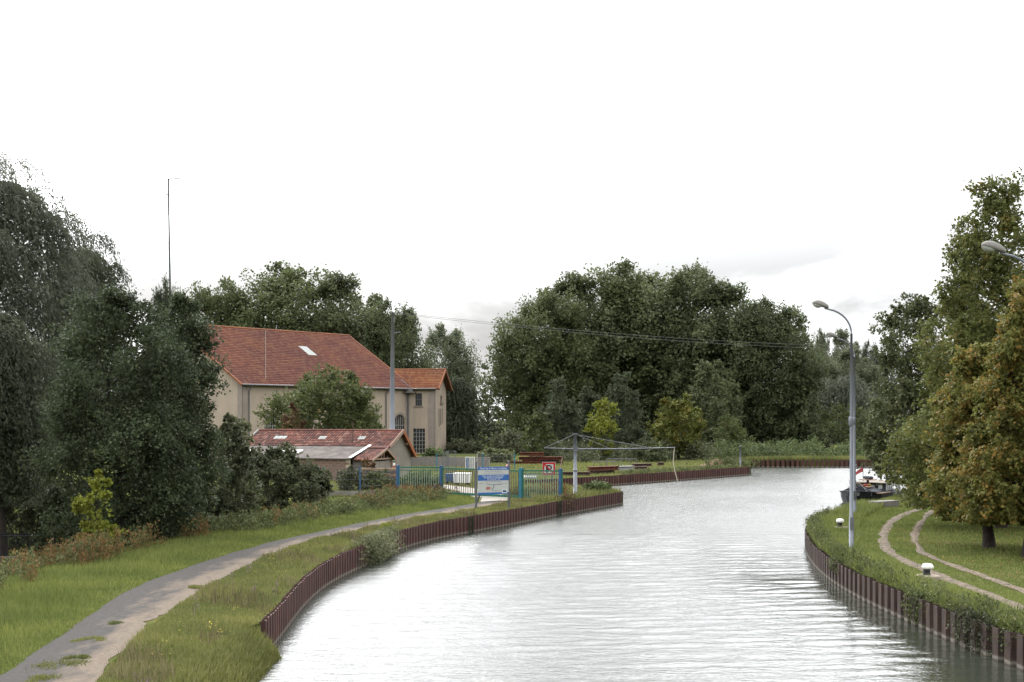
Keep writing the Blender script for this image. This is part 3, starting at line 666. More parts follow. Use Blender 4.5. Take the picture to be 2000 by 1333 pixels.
sk = [roof_us(578, 677), roof_us(594, 677), roof_us(622, 695), roof_us(607, 695)]
ku0 = (sk[0][0] + sk[3][0]) / 2; ku1 = (sk[1][0] + sk[2][0]) / 2; ks0 = (sk[2][1] + sk[3][1]) / 2; ks1 = (sk[0][1] + sk[1][1]) / 2
ku0, ku1 = min(ku0, ku1 - .8), ku1
tile_obj('tile_courses', rf, M['tile'], a, (1, 0, 0), Sv, HL + 2 * OV, sl + .6, .30, .42, 11, lift=.09, cut=lambda u, s: ku0 < u < ku1 and ks0 < s < ks1)
skb = MB(); c4 = [a + Vector((u, 0, 0)) + Sv * s + nrm * .02 for u, s in ((ku0, ks0), (ku1, ks0), (ku1, ks1), (ku0, ks1))]
skb.prism(c4, nrm * .05); skb.build('skylight', M['offwhite'], rf)
MB().tube([(-OV, HW2, ZR + .16), (HL + OV, HW2, ZR + .16)], .14, 8).build('ridge_tiles', M['tile_orange'], rf)
for x in (-OV, HL + OV):
    MB().bar((x, -Sv.y * .6, ZE + .06 - Sv.z * .6), (x, HW2, ZR + .06), .16, .24, nrm).build('verge', M['tile_orange'], rf)
    MB().bar((x, 2 * HW2 + Sv.y * .6, ZE + .06 - Sv.z * .6), (x, HW2, ZR + .06), .16, .24).build('verge', M['tile_orange'], rf)
gz = ZE - .22
MB().tube([(-OV, -.62, gz), (HL + OV, -.62, gz)], .09, 8).build('gutter', M['zinc'], hall)
for u in (.95, 17.6, 24.9):
    MB().tube([(u, -.6, gz), (u, -.5, gz - .25), (u, -.13, gz - .7), (u, -.13, .1)], .075, 8).build('downpipe', M['pipe'], hall)
q0, q1 = roof_us(518, 647), roof_us(518, 742)
w0 = a + Vector((q0[0], 0, 0)) + Sv * q0[1] + nrm * .12; w1_ = a + Vector((q1[0], 0, 0)) + Sv * q1[1] + nrm * .12
MB().tube([w0, w1_], .028, 5).build('lightning_conductor', M['stone'], rf)
MB().span(2.6, 2.75, -.05, -.004, 1.2, 2.6).build('wall_slot', M['black'], hall)
MB().span(3.05, 3.15, -.05, -.004, 1.6, 2.4).build('wall_slot', M['black'], hall)

# wing (same building, turned towards the canal)
WC = Vector(((848 - 1000) / F * 187.0, 187.0, 0)); wa = math.radians(-10.2)
WM = Matrix.Translation(WC) @ Matrix.Rotation(wa, 4, 'Z')
wing = bpy.data.objects.new('wing', None); col.objects.link(wing); wing.parent = hall; wing.matrix_parent_inverse = HM.inverted(); wing.matrix_basis = WM
WL, WD, WE, WR = 12.0, 7.0, 8.8, 11.1
def wpx(px, dz=0): # local u of a photo column on the wing front
    d = Vector(((px - 1000) / F, 1, 0)); n_ = WM.to_3x3() @ Vector((0, 1, 0)); p = d * (WC.dot(n_) / d.dot(n_)); return (WM.inverted() @ p).x
wh = [rect(wpx(811), wpx(824), 6.35, 8.0), rect(wpx(807), wpx(830), .15, 3.35)]
wall_holes('wall', rect(-WL, 0, 0, WE), wh, fp, M['render'], wing)
window(wing, wh[0], fp, 3, 2, M['darkbar'], bw=.05); window(wing, wh[1], fp, 4, 6, M['bar'], bw=.05)
gp = lambda u, z, d: (-d, u, z)
gh = rect(3.6, 4.7, 6.85, 7.75)
wall_holes('gable_wall', [(0, 0), (WD, 0), (WD, WE), (WD / 2, WR), (0, WE)], [gh], gp, M['render'], wing); window(wing, gh, gp, 2, 1, M['darkbar'])
MB().span(wpx(811) - .15, wpx(824) + .15, -.14, .1, 6.2, 6.345).build('window_sill', M['stone'], wing); MB().span(-.1, .16, 3.3, 5.0, 6.6, 6.84).build('window_sill', M['stone'], wing)
for x0, x1, y0, y1 in ((-.72, .05, -.07, -.003), (-.72, .0, -.07, -.06)): pass
MB().span(-.78, .06, -.07, -.003, 0, WE - .02).build('corner_pilaster', M['quoin'], wing)
MB().span(.003, .07, -.07, .6, 0, WE - .02).build('corner_pilaster', M['quoin'], wing)
for k in range(3): MB().tube([(.06, 2.6 + k * .9, 6.0), (.06, 2.6 + k * .9, 3.6 + .2 * k)], .03, 5).build('wall_cable', M['black'], wing)
ws = math.hypot(WD / 2, WR - WE); Ws = Vector((0, WD / 2 / ws, (WR - WE) / ws)); wo = .75
r_ = MB(); a2 = Vector((-WL, -Ws.y * .6, WE + .1 - Ws.z * .6)); b2 = Vector((-WL, WD / 2, WR + .1)); L2 = Vector((WL + wo, 0, 0))
r_.prism([a2, a2 + L2, b2 + L2, b2], (0, 0, -.14)); a3 = a2.copy(); a3.y = WD - a3.y; b3 = b2.copy(); b3.y = WD - b3.y
r_.prism([a3, a3 + L2, b3 + L2, b3], (0, 0, -.14)); wr = r_.build('wing_roof', M['roof_under'], wing)
o = tile_obj('tile_courses', wr, M['tile_orange'], a2 + Vector((0, 0, .004)), (1, 0, 0), Ws, WL + wo, ws + .6, .30, .42, 12, lift=.09)
MB().tube([(-WL, WD / 2, WR + .15), (wo, WD / 2, WR + .15)], .13, 8).build('ridge_tiles', M['tile_orange'], wr)
for y0 in (-Ws.y * .6, WD + Ws.y * .6):
    MB().bar((wo, y0, WE + .05 - Ws.z * .6), (wo, WD / 2, WR + .05), .14, .3).build('verge', M['tile_orange'], wr)
MB().tube([(wpx(795), -.62, WE - .22), (.3, -.62, WE - .22)], .08, 8).build('gutter', M['zinc'], wing)
MB().tube([(wpx(797.5), -.15, WE - .5), (wpx(797.5), -.15, .1)], .11, 8).build('downpipe', M['pipe'], wing)
mb = MB(); u = wpx(802); mb.span(u - .75, u + .75, -1.0, -.1, WE - .75, WE - .6); mb.span(u - .45, u + .45, -.8, -.15, WE - .6, WE - .2); mb.build('insulator_bracket', M['darkbar'], wing)
MB().tube([(wpx(786), -.75, WE + .95), (wpx(808), -.75, WE - .25)], .06, 6).build('valley_flashing', M['zinc'], wing)

# ------------------------------------------------------------------ long shed in front of the hall
SA = Vector((-8.7, 110.0, 0)); sa = math.atan2(-.36, .933)
shed = thing('long_shed', 'long low shed with mossy red tiles, grey lean-to and timber porch', 'shed', SA, sa)
# local: x along the ridge (gable end at x=0, shed runs to x=-12.5), y away from the camera
Z0, SLN, SLF = 3.65, .47, .86
def mainz(y): return Z0 + SLN * y if y < 0 else Z0 - SLF * y
gw = MB(); gw.poly([(0, -2.25, 0), (0, 2.0, 0), (0, 2.0, mainz(2.0) - .1), (0, 0, Z0 - .1), (0, -2.25, mainz(-2.25) - .1)]); gw.build('gable_wall', M['plaster_gray'], shed)
gw = MB(); gw.poly([(-12.4, -2.25, 0), (-12.4, 2, 0), (-12.4, 2, mainz(2) - .1), (-12.4, 0, Z0 - .1), (-12.4, -2.25, mainz(-2.25) - .1)]); gw.poly([(-12.4, 2, 0), (0, 2, 0), (0, 2, mainz(2) - .1), (-12.4, 2, mainz(2) - .1)]); gw.build('rear_wall', M['plaster_gray'], shed)
n1 = math.hypot(1, SLN); Sn = Vector((0, 1 / n1, SLN / n1)); so = .35
a = Vector((-12.5, -2.4, mainz(-2.4))); Lr = Vector((12.5 + so, 0, 0))
r_ = MB(); top = Vector((-12.5, 0, Z0)); r_.prism([a, a + Lr, top + Lr, top], (0, 0, -.1))
n2 = math.hypot(1, SLF); far = Vector((-12.5, 2.25, mainz(2.25))); r_.prism([far, far + Lr, top + Lr, top], (0, 0, -.1))
srf = r_.build('roof', M['roof_under'], shed)
lights = ((-10.4, -9.3), (-6.4, -5.75), (-2.95, -2.35))
def cutl(u, s): return any(l0 + 12.5 < u < l1 + 12.5 for l0, l1 in lights) and 1.15 < s < 1.65
tile_obj('tile_courses', srf, M['tile_shed'], a + Vector((0, 0, .005)), (1, 0, 0), Sn, 12.5 + so, 2.4 * n1, .24, .29, 21, roll=.035, cut=cutl)
Nn_ = Vector((0, -Sn.z, Sn.y))
for k, (l0, l1) in enumerate(lights):
    for q in range(3):
        b = MB(); x0 = l0 + (l1 - l0) * q / 3 + .02; x1 = l0 + (l1 - l0) * (q + 1) / 3 - .02
        base = Vector((0, -2.4, mainz(-2.4)))
        for s0, s1 in ((1.14, 1.36), (1.4, 1.62)):
            c = [Vector((x0, base.y, base.z)) + Sn * s0, Vector((x1, base.y, base.z)) + Sn * s0, Vector((x1, base.y, base.z)) + Sn * s1, Vector((x0, base.y, base.z)) + Sn * s1]
            b.prism([p + Nn_ * .02 for p in c], Nn_ * .05)
        b.build('glass_tile', M['offwhite'], srf)
MB().tube([(-12.5, 0, Z0 + .05), (so, 0, Z0 + .05)], .11, 8).build('ridge_tiles', M['tile_shed'], srf)
MB().bar((so, -2.4, mainz(-2.4) - .02), (so, .02, Z0 + .05), .07, .26, Nn_).build('verge_board', M['wood_pale'], srf)
MB().bar((so, 2.3, mainz(2.3) - .02), (so, -.02, Z0 + .05), .07, .26).build('verge_board', M['orange'], srf)
MB().bar((-12.53, -2.4, mainz(-2.4)), (-12.53, 0, Z0 + .05), .08, .2, Nn_).build('verge_board', M['offwhite'], srf)
for y in (-.8, .9): MB().span(0, .3, y - .05, y + .05, mainz(y) - .26, mainz(y) - .14).build('purlin_end', M['wood'], srf)
# grey lean-to
LE, LY0, LY1 = 1.68, -2.3, -5.6; XL = -1.45
lz = lambda y: 2.56 - .267 * (LY0 - y)
r_ = MB(); r_.prism([(-12.5, LY1, lz(LY1)), (XL, LY1, lz(LY1)), (XL, LY0, lz(LY0)), (-12.5, LY0, lz(LY0))], (0, 0, -.07)); lt = r_.build('lean_to_roof', M['cement'], shed)
ln = Vector((0, -.258, .966))
for l0, n_ in ((-8.15, 3), (-12.0, 2)):
    for q in range(n_):
        x0 = l0 + q * .62; b = MB(); b.prism([(x0, -4.45, lz(-4.45) + .02), (x0 + .56, -4.45, lz(-4.45) + .02), (x0 + .56, -3.7, lz(-3.7) + .02), (x0, -3.7, lz(-3.7) + .02)], ln * .05); b.build('skylight_pane', M['white'], lt)
MB().bar((XL + .1, LY1 - .05, lz(LY1) + .06), (XL + .1, LY0, lz(LY0) + .06), .22, .06, ln).build('white_flashing', M['white'], lt)
# block wall under the lean-to, laid block by block
BW = MB(); BW.span(-12.4, XL - .05, -5.38, -5.25, 0, 1.6); bwall = BW.build('block_wall', M['mortar'], shed)
me = MB().span(0, .555, -.03, 0, 0, .17).mesh('block'); me.materials.append(M['blockred'])
half = MB().span(0, .255, -.03, 0, 0, .17).mesh('block'); half.materials.append(M['blockred'])
for i in range(8):
    x = -9.0 + (0 if i % 2 else .3)
    if i % 2 == 0:
        o = bpy.data.objects.new('block', half); col.objects.link(o); o.parent = bwall; o.location = (-9.0, -5.382, .01 + i * .2)
    while x + .57 <= XL - .05:
        o = bpy.data.objects.new('block', me); col.objects.link(o); o.parent = bwall; o.location = (x, -5.382, .01 + i * .2); x += .6
# timber porch
PX = .38
def pz(y): return 2.37 - (abs(y + 3.0) * (.79 / 1.5) if y > -3 else (-3.0 - y) * .325)
pr = MB()
pr.prism([(XL + .22, -5.4, pz(-5.4)), (PX, -5.4, pz(-5.4)), (PX, -3.0, 2.37), (XL + .22, -3.0, 2.37)], (0, 0, -.07))
pr.prism([(XL + .22, -1.5, pz(-1.5)), (PX, -1.5, pz(-1.5)), (PX, -3.0, 2.37), (XL + .22, -3.0, 2.37)], (0, 0, -.07))
po = pr.build('porch_roof', M['roof_under'], shed)
k = math.hypot(1, .325); Sp = Vector((0, 1 / k, .325 / k))
pr = MB(); pr.prism([(XL + .22, -3.0, 2.36), (PX, -3.0, 2.36), (PX, -2.3, 2.62), (XL + .22, -2.3, 2.62)], (0, 0, -.06)); pr.build('porch_apron', M['tile_shed'], po)
tile_obj('tile_courses', po, M['tile_shed'], (XL + .22, -5.42, pz(-5.42) + .004), (1, 0, 0), Sp, PX - XL - .22, 2.4 * k, .22, .24, 23, roll=.02, lift=.035)
MB().tube([(XL + .2, -3, 2.42), (PX, -3, 2.42)], .07, 8).build('ridge_tiles', M['tile_shed'], po)
for y in (-5.45, -1.46): MB().bar((PX + .03, y, pz(y) - .03), (PX + .03, -3.0, 2.36), .06, .17).build('verge_board', M['wood_pale'], po)
for y in (-5.2, -1.62): MB().span(PX - .3, PX - .18, y - .06, y + .06, 0, pz(y) - .1).build('porch_post', M['wood'], shed)
tr = MB(); x = PX - .22; tr.bar((x, -5.1, 1.62), (x, -1.6, 1.62), .08, .12); tr.build('tie_beam', M['wood_pale'], shed)
for y in (-3.05, -3.55): MB().bar((x, y, 1.68), (x, -3.0 - (.35 if y < -3.2 else 0) * .3, 2.28), .06, .08).build('truss_strut', M['wood_pale'], shed)
MB().span(PX - .34, PX - .3, -5.1, -1.7, 0, 1.45).build('porch_panel', M['plaster_gray'], shed)
MB().span(XL + .1, PX - .36, -5.2, -5.15, 0, 1.5).build('porch_side', M['wood_dark'], shed)
dr = MB().span(.005, .06, -1.55, -.75, 0, 1.75).build('orange_door', M['orange'], shed)
MB().span(.065, .08, -1.32, -.92, 1.05, 1.5).build('notice', M['white'], dr)
MB().span(.082, .09, -1.32, -.92, 1.26, 1.42).build('notice_band', M['green'], dr)
MB().span(.082, .09, -1.32, -.92, 1.45, 1.5).build('notice_band', M['green'], dr)
MB().tube([(-3.0, -2.0, 2.7), (-3.0, -2.0, 4.4)], .03, 6).build('flue_pipe', M['rustdark'], shed)
# ------------------------------------------------------------------ vegetation generators
def norm_rows(a): return a / np.maximum(np.linalg.norm(a, axis=1, keepdims=True), 1e-6)
def leaf_faces(P, N, T, L, Wd):
    T = norm_rows(T); B = norm_rows(np.cross(N, T)); Nn = np.cross(T, B)
    L = L[:, None]; Wd = Wd[:, None]
    a = P - T * L * .5; c = P + T * L * .5 - Nn * L * .08; m_ = P - T * L * .08 + Nn * L * .06
    return np.stack([a, m_ + B * Wd * .5, c, m_ - B * Wd * .5], 1)
def env_round(t): return np.sqrt(np.clip(1 - (2 * t - 1) ** 2, 0, 1)) ** .8
def env_dome(t): return np.clip(1 - np.clip((t - .35) / .65, 0, 1) ** 2.4, 0, 1) ** .5 * np.clip(.75 + t, 0, 1)
def env_cone(t): return np.clip(1.03 - t, 0, 1) ** .62 * np.clip(.7 + 2.5 * t, 0, 1)
def env_low(t): return np.clip(1 - t ** 2.4, 0, 1) ** .55
def env_column(t): return np.clip(np.sin(np.pi * np.clip(t * .92 + .06, 0, 1)), 0, 1) ** .6
def crown(seed, nleaf, env, R, z0, z1, nl, lobe, nspray, leaf, asp=.62, up=.25, droop=.0, spread=.32, Ry=None, wind=0.0, fill=.12, skirt=0.0):
    r = np.random.default_rng(seed); Ry = Ry or R
    t = r.random(nl * 30); t = t[r.random(t.size) < env(t) + .05][:nl]; nl = t.size
    an = r.random(nl) * 2 * np.pi; rr = np.sqrt(r.uniform(.2, 1, nl)) * env(t) * .86
    C = np.stack([np.cos(an) * rr * R, np.sin(an) * rr * Ry, z0 + t * (z1 - z0)], 1)
    lr = lobe * R * r.uniform(.65, 1.3, nl) * (.55 + .45 * env(t))
    C[:, 2] = np.minimum(C[:, 2], z1 - lr * .55)
    li = np.repeat(np.arange(nl), nspray); S = li.size
    outw = np.stack([np.cos(an), np.sin(an), np.zeros(nl)], 1) * rr[:, None]
    D = norm_rows(norm_rows(r.normal(0, 1, (S, 3))) + outw[li] * .55 + np.array([wind, 0, up]))
    len_ = lr[li] * r.uniform(.75, 1.25, S); st_ = C[li] + D * len_[:, None] * .15
    si = r.integers(0, S, nleaf); s = r.random(nleaf) ** .6
    P = st_[si] + D[si] * (len_[si] * s)[:, None] + r.normal(0, 1, (nleaf, 3)) * (spread * lr[li][si] * (1 - .55 * s) * .55)[:, None]
    P[:, 2] -= droop * (s ** 2) * len_[si]
    k = int(nleaf * fill)
    if k:
        tf = r.random(k); af = r.random(k) * 2 * np.pi; rf_ = np.sqrt(r.random(k)) * env(tf) * .72
        P[:k] = np.stack([np.cos(af) * rf_ * R, np.sin(af) * rf_ * Ry, z0 + tf * (z1 - z0) * .93], 1)
    P[:, 2] = np.maximum(P[:, 2], z0 - skirt)
    T = D[si] * .7 + r.normal(0, .6, (nleaf, 3)) + np.array([wind * .5, 0, -droop * .6])
    N = r.normal(0, .5, (nleaf, 3)) + D[si] * .75 + np.array([0, 0, .5])
    L = leaf * r.uniform(.6, 1.25, nleaf)
    return leaf_faces(P, N, T, L, L * asp), C, lr
def strand_crown(seed, nst, env, R, z0, z1, nl, lobe, leaf, per=12, length=2.2, wind=.35, Ry=None):
    """hanging, wind blown willow strands carrying narrow leaves"""
    r = np.random.default_rng(seed); Ry = Ry or R
    t = r.random(nl * 30); t = t[r.random(t.size) < env(t) + .05][:nl]; nl = t.size
    an = r.random(nl) * 2 * np.pi; rr = np.sqrt(r.uniform(.15, 1, nl)) * env(t) * .8
    C = np.stack([np.cos(an) * rr * R, np.sin(an) * rr * Ry, z0 + t * (z1 - z0)], 1); lr = lobe * R * r.uniform(.7, 1.3, nl)
    C[:, 2] = np.minimum(C[:, 2], z1 - lr * .6)
    li = r.integers(0, nl, nst); D = norm_rows(norm_rows(r.normal(0, 1, (nst, 3))) + np.array([0, 0, .45]))
    A = C[li] + D * (lr[li] * r.uniform(.55, 1.0, nst))[:, None]
    Lh = length * r.uniform(.5, 1.2, nst)
    s = np.linspace(0, 1, per)[None, :, None]
    hd = norm_rows(D * np.array([1, 1, .3]) + np.array([wind, 0, .1]))[:, None, :]
    P = A[:, None, :] + hd * (Lh[:, None, None] * .55 * (1 - (1 - s) ** 2)) + np.array([0, 0, -1.0]) * (Lh[:, None, None] * .85 * s ** 1.7)
    T = np.gradient(P, axis=1).reshape(-1, 3); P = P.reshape(-1, 3) + r.normal(0, .05, (nst * per, 3)); nL = P.shape[0]
    T = norm_rows(T) + r.normal(0, .4, (nL, 3)); N = r.normal(0, .8, (nL, 3)) + np.array([0, 0, .4])
    P[:, 2] = np.maximum(P[:, 2], z0 - .3)
    L = leaf * r.uniform(.7, 1.3, nL); q = leaf_faces(P, N, T, L, L * .26)
    k = int(nst * 2.8); tf = r.random(k); af = r.random(k) * 2 * np.pi; rf_ = np.sqrt(r.random(k)) * env(tf) * .86   # leaves deeper inside
    P2 = np.stack([np.cos(af) * rf_ * R, np.sin(af) * rf_ * Ry, z0 + tf * (z1 - z0) * .93], 1)
    q2 = leaf_faces(P2, r.normal(0, 1, (k, 3)), r.normal(0, .6, (k, 3)) + np.array([wind, 0, -.6]), np.full(k, leaf * 1.6), np.full(k, leaf * .7))
    return np.concatenate([q, q2]), C, lr
def trunk_mesh(seed, H, C, lr, r0, nlimb, lean=.03, frac=.72, stems=1):
    r = random.Random(seed); mb_ = MB()
    if stems == 1:
        ph = r.random() * 6.28; path = []; rad = []
        for k in range(8):
            t = k / 7; path.append((lean * H * math.sin(t * 2.2 + ph) - lean * H * math.sin(ph), lean * H * math.cos(t * 1.7 + ph) - lean * H * math.cos(ph), -.15 + t * H * frac)); rad.append(r0 * (1.25 if k == 0 else 1) * (1 - .8 * t) + .012)
        mb_.tube(path, rad, 8)
        idx = list(range(len(C))); r.shuffle(idx)
        for i in idx[:nlimb]:
            c = Vector(C[i]); zb = max(.25 * H * frac, min(c.z - .5 * math.hypot(c.x, c.y), H * frac * .9)); t = min(max((zb + .15) / (H * frac), 0), 1)
            k = min(int(t * 7), 6); b = Vector(path[k]).lerp(Vector(path[k + 1]), t * 7 - k)
            mid = b.lerp(c, .5) + Vector((0, 0, -.06 * (c - b).length)); rb = max(r0 * (1 - .8 * t) * .5, .02)
            mb_.tube([b, mid, c], [rb, rb * .65, rb * .3], 5, cap=False)
    else:
        idx = list(range(len(C))); r.shuffle(idx)
        for i in idx[:stems]:
            c = Vector(C[i]); b = Vector((c.x * .25, c.y * .25, -.15)); mid = b.lerp(c, .5) + Vector((c.x * .1, c.y * .1, .1))
            mb_.tube([b, mid, c], [r0, r0 * .7, r0 * .3], 5, cap=False)
    return mb_.mesh('trunk')
def plant(name, label, cat, px, Y, top, width, leafmat, seed, kind='round', nleaf=9000, leaf=.3, nl=40, lobe=.34, nspray=14, base=.12, bark='bark',
          r0=None, nlimb=14, stems=1, group=None, asp=.62, up=.25, droop=0., spread=.32, wind=0., depth=1.0, strands=0, slen=2.2, fill=.12, X=None, sname='trunk'):
    X = (px - 1000) / F * Y if X is None else X; gz_ = float(ground_z(X, Y)); H = CH + (HY - top) / F * Y - gz_; R = width / 2 / F * Y
    env = {'round': env_round, 'dome': env_dome, 'cone': env_cone, 'low': env_low, 'column': env_column}[kind]
    t = thing(name, label, cat, (X, Y, gz_), 0, group)
    if strands: q, C, lr = strand_crown(seed, strands, env, R, base * H, H, nl, lobe, leaf, 12, slen, wind, R * depth)
    else: q, C, lr = crown(seed, nleaf, env, R, base * H, H, nl, lobe, nspray, leaf, asp, up, droop, spread, R * depth, wind, fill)
    link('crown', quads_mesh('crown', q), M[leafmat], t)
    link(sname, trunk_mesh(seed, H, C, lr, r0 or .022 * H, nlimb, stems=stems), M[bark], t, smooth=True)
    return t
def copy_plant(src, px, Y, s, rz, label):
    X = (px - 1000) / F * Y; o = dup(src, (X, Y, float(ground_z(X, Y))), rz, label); o.scale = (s, s, s); return o

VAR = {}
def shared_tree(label, px, Y, top, width, leafmat, var, rz, group, depth=1.0, name='plane_tree'):
    """big plane trees: three crowns are grown once and reused, turned and scaled"""
    X = (px - 1000) / F * Y; H = CH + (HY - top) / F * Y; R = width / 2 / F * Y
    if var not in VAR:
        q, C, lr = crown(7000 + var, 52000, env_dome, 8.0, 1.2, 22.0, 96, .27, 16, .39, .72, .3, 0., .58, 8.0, 0., .12)
        VAR[var] = (quads_mesh('crown', q), trunk_mesh(7000 + var, 22.0, C, lr, .45, 26))
    t = thing(name, label, 'tree', (X, Y, 0), rz, group)
    c = VAR[var][0]
    if len(c.materials) == 0: c.materials.append(M[leafmat])
    o = bpy.data.objects.new('crown', c); col.objects.link(o); o.parent = t; o.scale = (R / 8.0, R / 8.0 * depth, H / 22.0)
    o.material_slots[0].link = 'OBJECT'; o.material_slots[0].material = M[leafmat]
    o2 = link('trunk', VAR[var][1], M['bark'], t); o2.scale = (R / 8.0, R / 8.0 * depth, H / 22.0)
    return t
# --- left: willows, sycamore and shrubs by the ditch
plant('willow_tree', 'tallest grey green willow at the left edge, windblown', 'tree', 5, 70, 318, 400, 'willow', 1, 'dome', leaf=.20, nl=70, lobe=.24, strands=4500, slen=1.6, wind=.5, base=.2, bark='bark', r0=.4, nlimb=26)
plant('willow_tree', 'second willow reaching right behind the dark maple, open at its tip', 'tree', 165, 78, 462, 200, 'willow_dark', 2, 'round', leaf=.20, nl=46, lobe=.26, strands=3000, slen=1.4, wind=.45, base=.2, r0=.28, nlimb=24)
plant('willow_tree', 'low grey willow in front of the tallest one at left edge', 'tree', 8, 58, 590, 190, 'willow_dark', 3, 'dome', leaf=.17, nl=40, lobe=.3, strands=2600, slen=1.5, wind=.35, base=.25, r0=.16, nlimb=16)
plant('maple_tree', 'broad dark green maple reaching the ground beside the towpath', 'tree', 238, 54, 578, 330, 'maple', 4, 'dome', nleaf=70000, leaf=.12, nl=110, lobe=.26, nspray=20, base=.05, r0=.2, nlimb=22, up=.35, asp=.75, depth=.8, spread=.5)
plant('maple_tree', 'dark maple with slender top right of the broad one', 'tree', 360, 57, 582, 160, 'maple', 5, 'column', nleaf=32000, leaf=.12, nl=90, lobe=.32, nspray=18, base=.0, r0=.14, nlimb=18, up=.35, asp=.75, spread=.5)
shared_tree('thin upright poplar tops behind the dark maples beside the mast', 320, 77, 556, 84, 'willow_dark', 0, 1.7, 'thin poplars behind the maples', name='poplar_tree')
shared_tree('thin open poplar just right of the radio mast', 352, 77, 584, 62, 'willow_dark', 2, 1.7, 'thin poplars behind the maples', name='poplar_tree')
plant('thicket_bush', 'deep shaded bush under the willow above the small footbridge', 'bush', 60, 64, 850, 230, 'bramble', 8, 'low', nleaf=9000, leaf=.22, nl=50, lobe=.3, nspray=12, base=.02, stems=7, r0=.05, sname='stem')
plant('thicket_bush', 'dark bush low in the shade left of the yellow sapling', 'bush', 120, 56, 960, 130, 'maple', 9, 'low', nleaf=5000, leaf=.17, nl=30, lobe=.34, nspray=12, base=.02, stems=6, r0=.04, sname='stem')
plant('thicket_bush', 'shaded thicket closing the view behind the broad maple', 'bush', 300, 63, 860, 300, 'maple', 88, 'low', nleaf=12000, leaf=.2, nl=60, lobe=.26, nspray=12, base=.02, stems=7, r0=.04, sname='stem')
plant('sapling', 'bright yellow green sapling before the dark maple', 'sapling', 190, 49.6, 922, 84, 'yellowgreen', 10, 'column', nleaf=2600, leaf=.15, nl=26, lobe=.40, nspray=8, base=.04, up=.9, r0=.03, spread=.45, fill=.05)
plant('bush', 'dark rounded bush at the right foot of the slender maple', 'bush', 440, 67, 812, 125, 'bramble', 11, 'low', nleaf=12000, leaf=.19, nl=50, lobe=.3, nspray=14, base=.02, stems=7, r0=.04, sname='stem')
plant('bush', 'pale yellow green elder by the left corner of the hall', 'bush', 462, 98, 815, 90, 'palebush', 12, 'low', nleaf=5000, leaf=.24, nl=34, lobe=.34, nspray=12, base=.02, stems=6, r0=.04, sname='stem')
plant('bramble_bush', 'large dark bramble hiding the left half of the shed', 'bush', 535, 76, 878, 180, 'bramble', 13, 'low', nleaf=15000, leaf=.19, nl=60, lobe=.25, nspray=14, base=.02, stems=8, r0=.03, sname='stem')
plant('bramble_bush', 'smaller bramble arching down beside the mesh fence', 'bush', 610, 79, 912, 80, 'bramble', 14, 'low', nleaf=6000, leaf=.18, nl=30, lobe=.34, nspray=14, base=.02, stems=6, r0=.03, sname='stem')
plant('bramble_bush', 'grey green low bramble in front of the dark rounded bush', 'bush', 470, 71, 925, 120, 'weed', 15, 'low', nleaf=6000, leaf=.16, nl=34, lobe=.3, nspray=14, base=.02, stems=6, r0=.02, sname='stem')
plant('bush', 'leafy shrub behind the mesh fence against the block wall', 'bush', 684, 91, 912, 62, 'bramble', 16, 'low', nleaf=4500, leaf=.16, nl=26, lobe=.36, nspray=12, base=.02, stems=5, r0=.02, sname='stem')
plant('bush', 'small green shrub behind the fence under the timber porch', 'bush', 738, 92, 922, 70, 'ash', 17, 'low', nleaf=3600, leaf=.16, nl=26, lobe=.34, nspray=12, base=.02, stems=5, r0=.02, sname='stem')
plant('bush', 'russet little shrub at the porch corner', 'bush', 720, 101, 895, 34, 'russet', 18, 'low', nleaf=1800, leaf=.16, nl=18, lobe=.4, nspray=10, base=.02, stems=5, r0=.02, sname='stem')
plant('bush', 'green shrub behind the left green fence panel', 'bush', 822, 91, 925, 86, 'ash', 19, 'low', nleaf=4500, leaf=.15, nl=30, lobe=.32, nspray=12, base=.02, stems=5, r0=.02, sname='stem')
# --- around the hall
plant('ash_tree', 'rounded green tree standing in front of the long beige wall', 'tree', 634, 138, 726, 245, 'ash', 20, 'dome', nleaf=24000, leaf=.33, nl=80, lobe=.23, nspray=14, base=.12, up=.45, r0=.18, bark='bark')
plant('bush', 'rust coloured shrub at the left foot of the rounded tree', 'bush', 574, 130, 790, 62, 'russet', 21, 'low', nleaf=3000, leaf=.26, nl=24, lobe=.36, nspray=12, base=.02, stems=6, r0=.04, sname='stem')
for k, (px, Y, top, w, lm, lab) in enumerate(((425, 222, 556, 150, 'plane', 'leftmost big plane tree rising behind the hall roof'),
        (548, 226, 524, 230, 'plane', 'tallest plane tree behind the middle of the hall roof'),
        (668, 222, 548, 190, 'plane2', 'plane tree behind the right end of the hall ridge'),
        (768, 214, 596, 125, 'plane3', 'open dark plane tree behind the grey power pole'))):
    shared_tree(lab, px, Y, top, w * 1.25, lm, k % 3, k * 1.3, 'plane trees behind the hall')
shared_tree('feathery grey green poplar between the hall and the plane grove', 872, 236, 642, 128, 'poplar', 1, 2.2, 'pale trees between hall and grove', name='poplar_tree')
plant('willow_tree', 'soft round willow right beside the wing of the hall', 'tree', 890, 206, 728, 100, 'willow_dark', 37, 'dome', leaf=.4, nl=50, lobe=.3, strands=1300, slen=2.4, wind=.1, base=.05, r0=.2)
plant('poplar_tree', 'sparse see through poplar left of the big plane grove', 'tree', 955, 246, 694, 80, 'plane3', 38, 'column', nleaf=3600, leaf=.42, nl=44, lobe=.3, nspray=7, base=.1, up=.9, r0=.16, fill=.03)
plant('poplar_tree', 'thin leaning poplar touching the left side of the plane grove', 'tree', 990, 240, 684, 60, 'plane3', 39, 'column', nleaf=3200, leaf=.42, nl=36, lobe=.34, nspray=7, base=.1, up=.9, r0=.16, fill=.03)
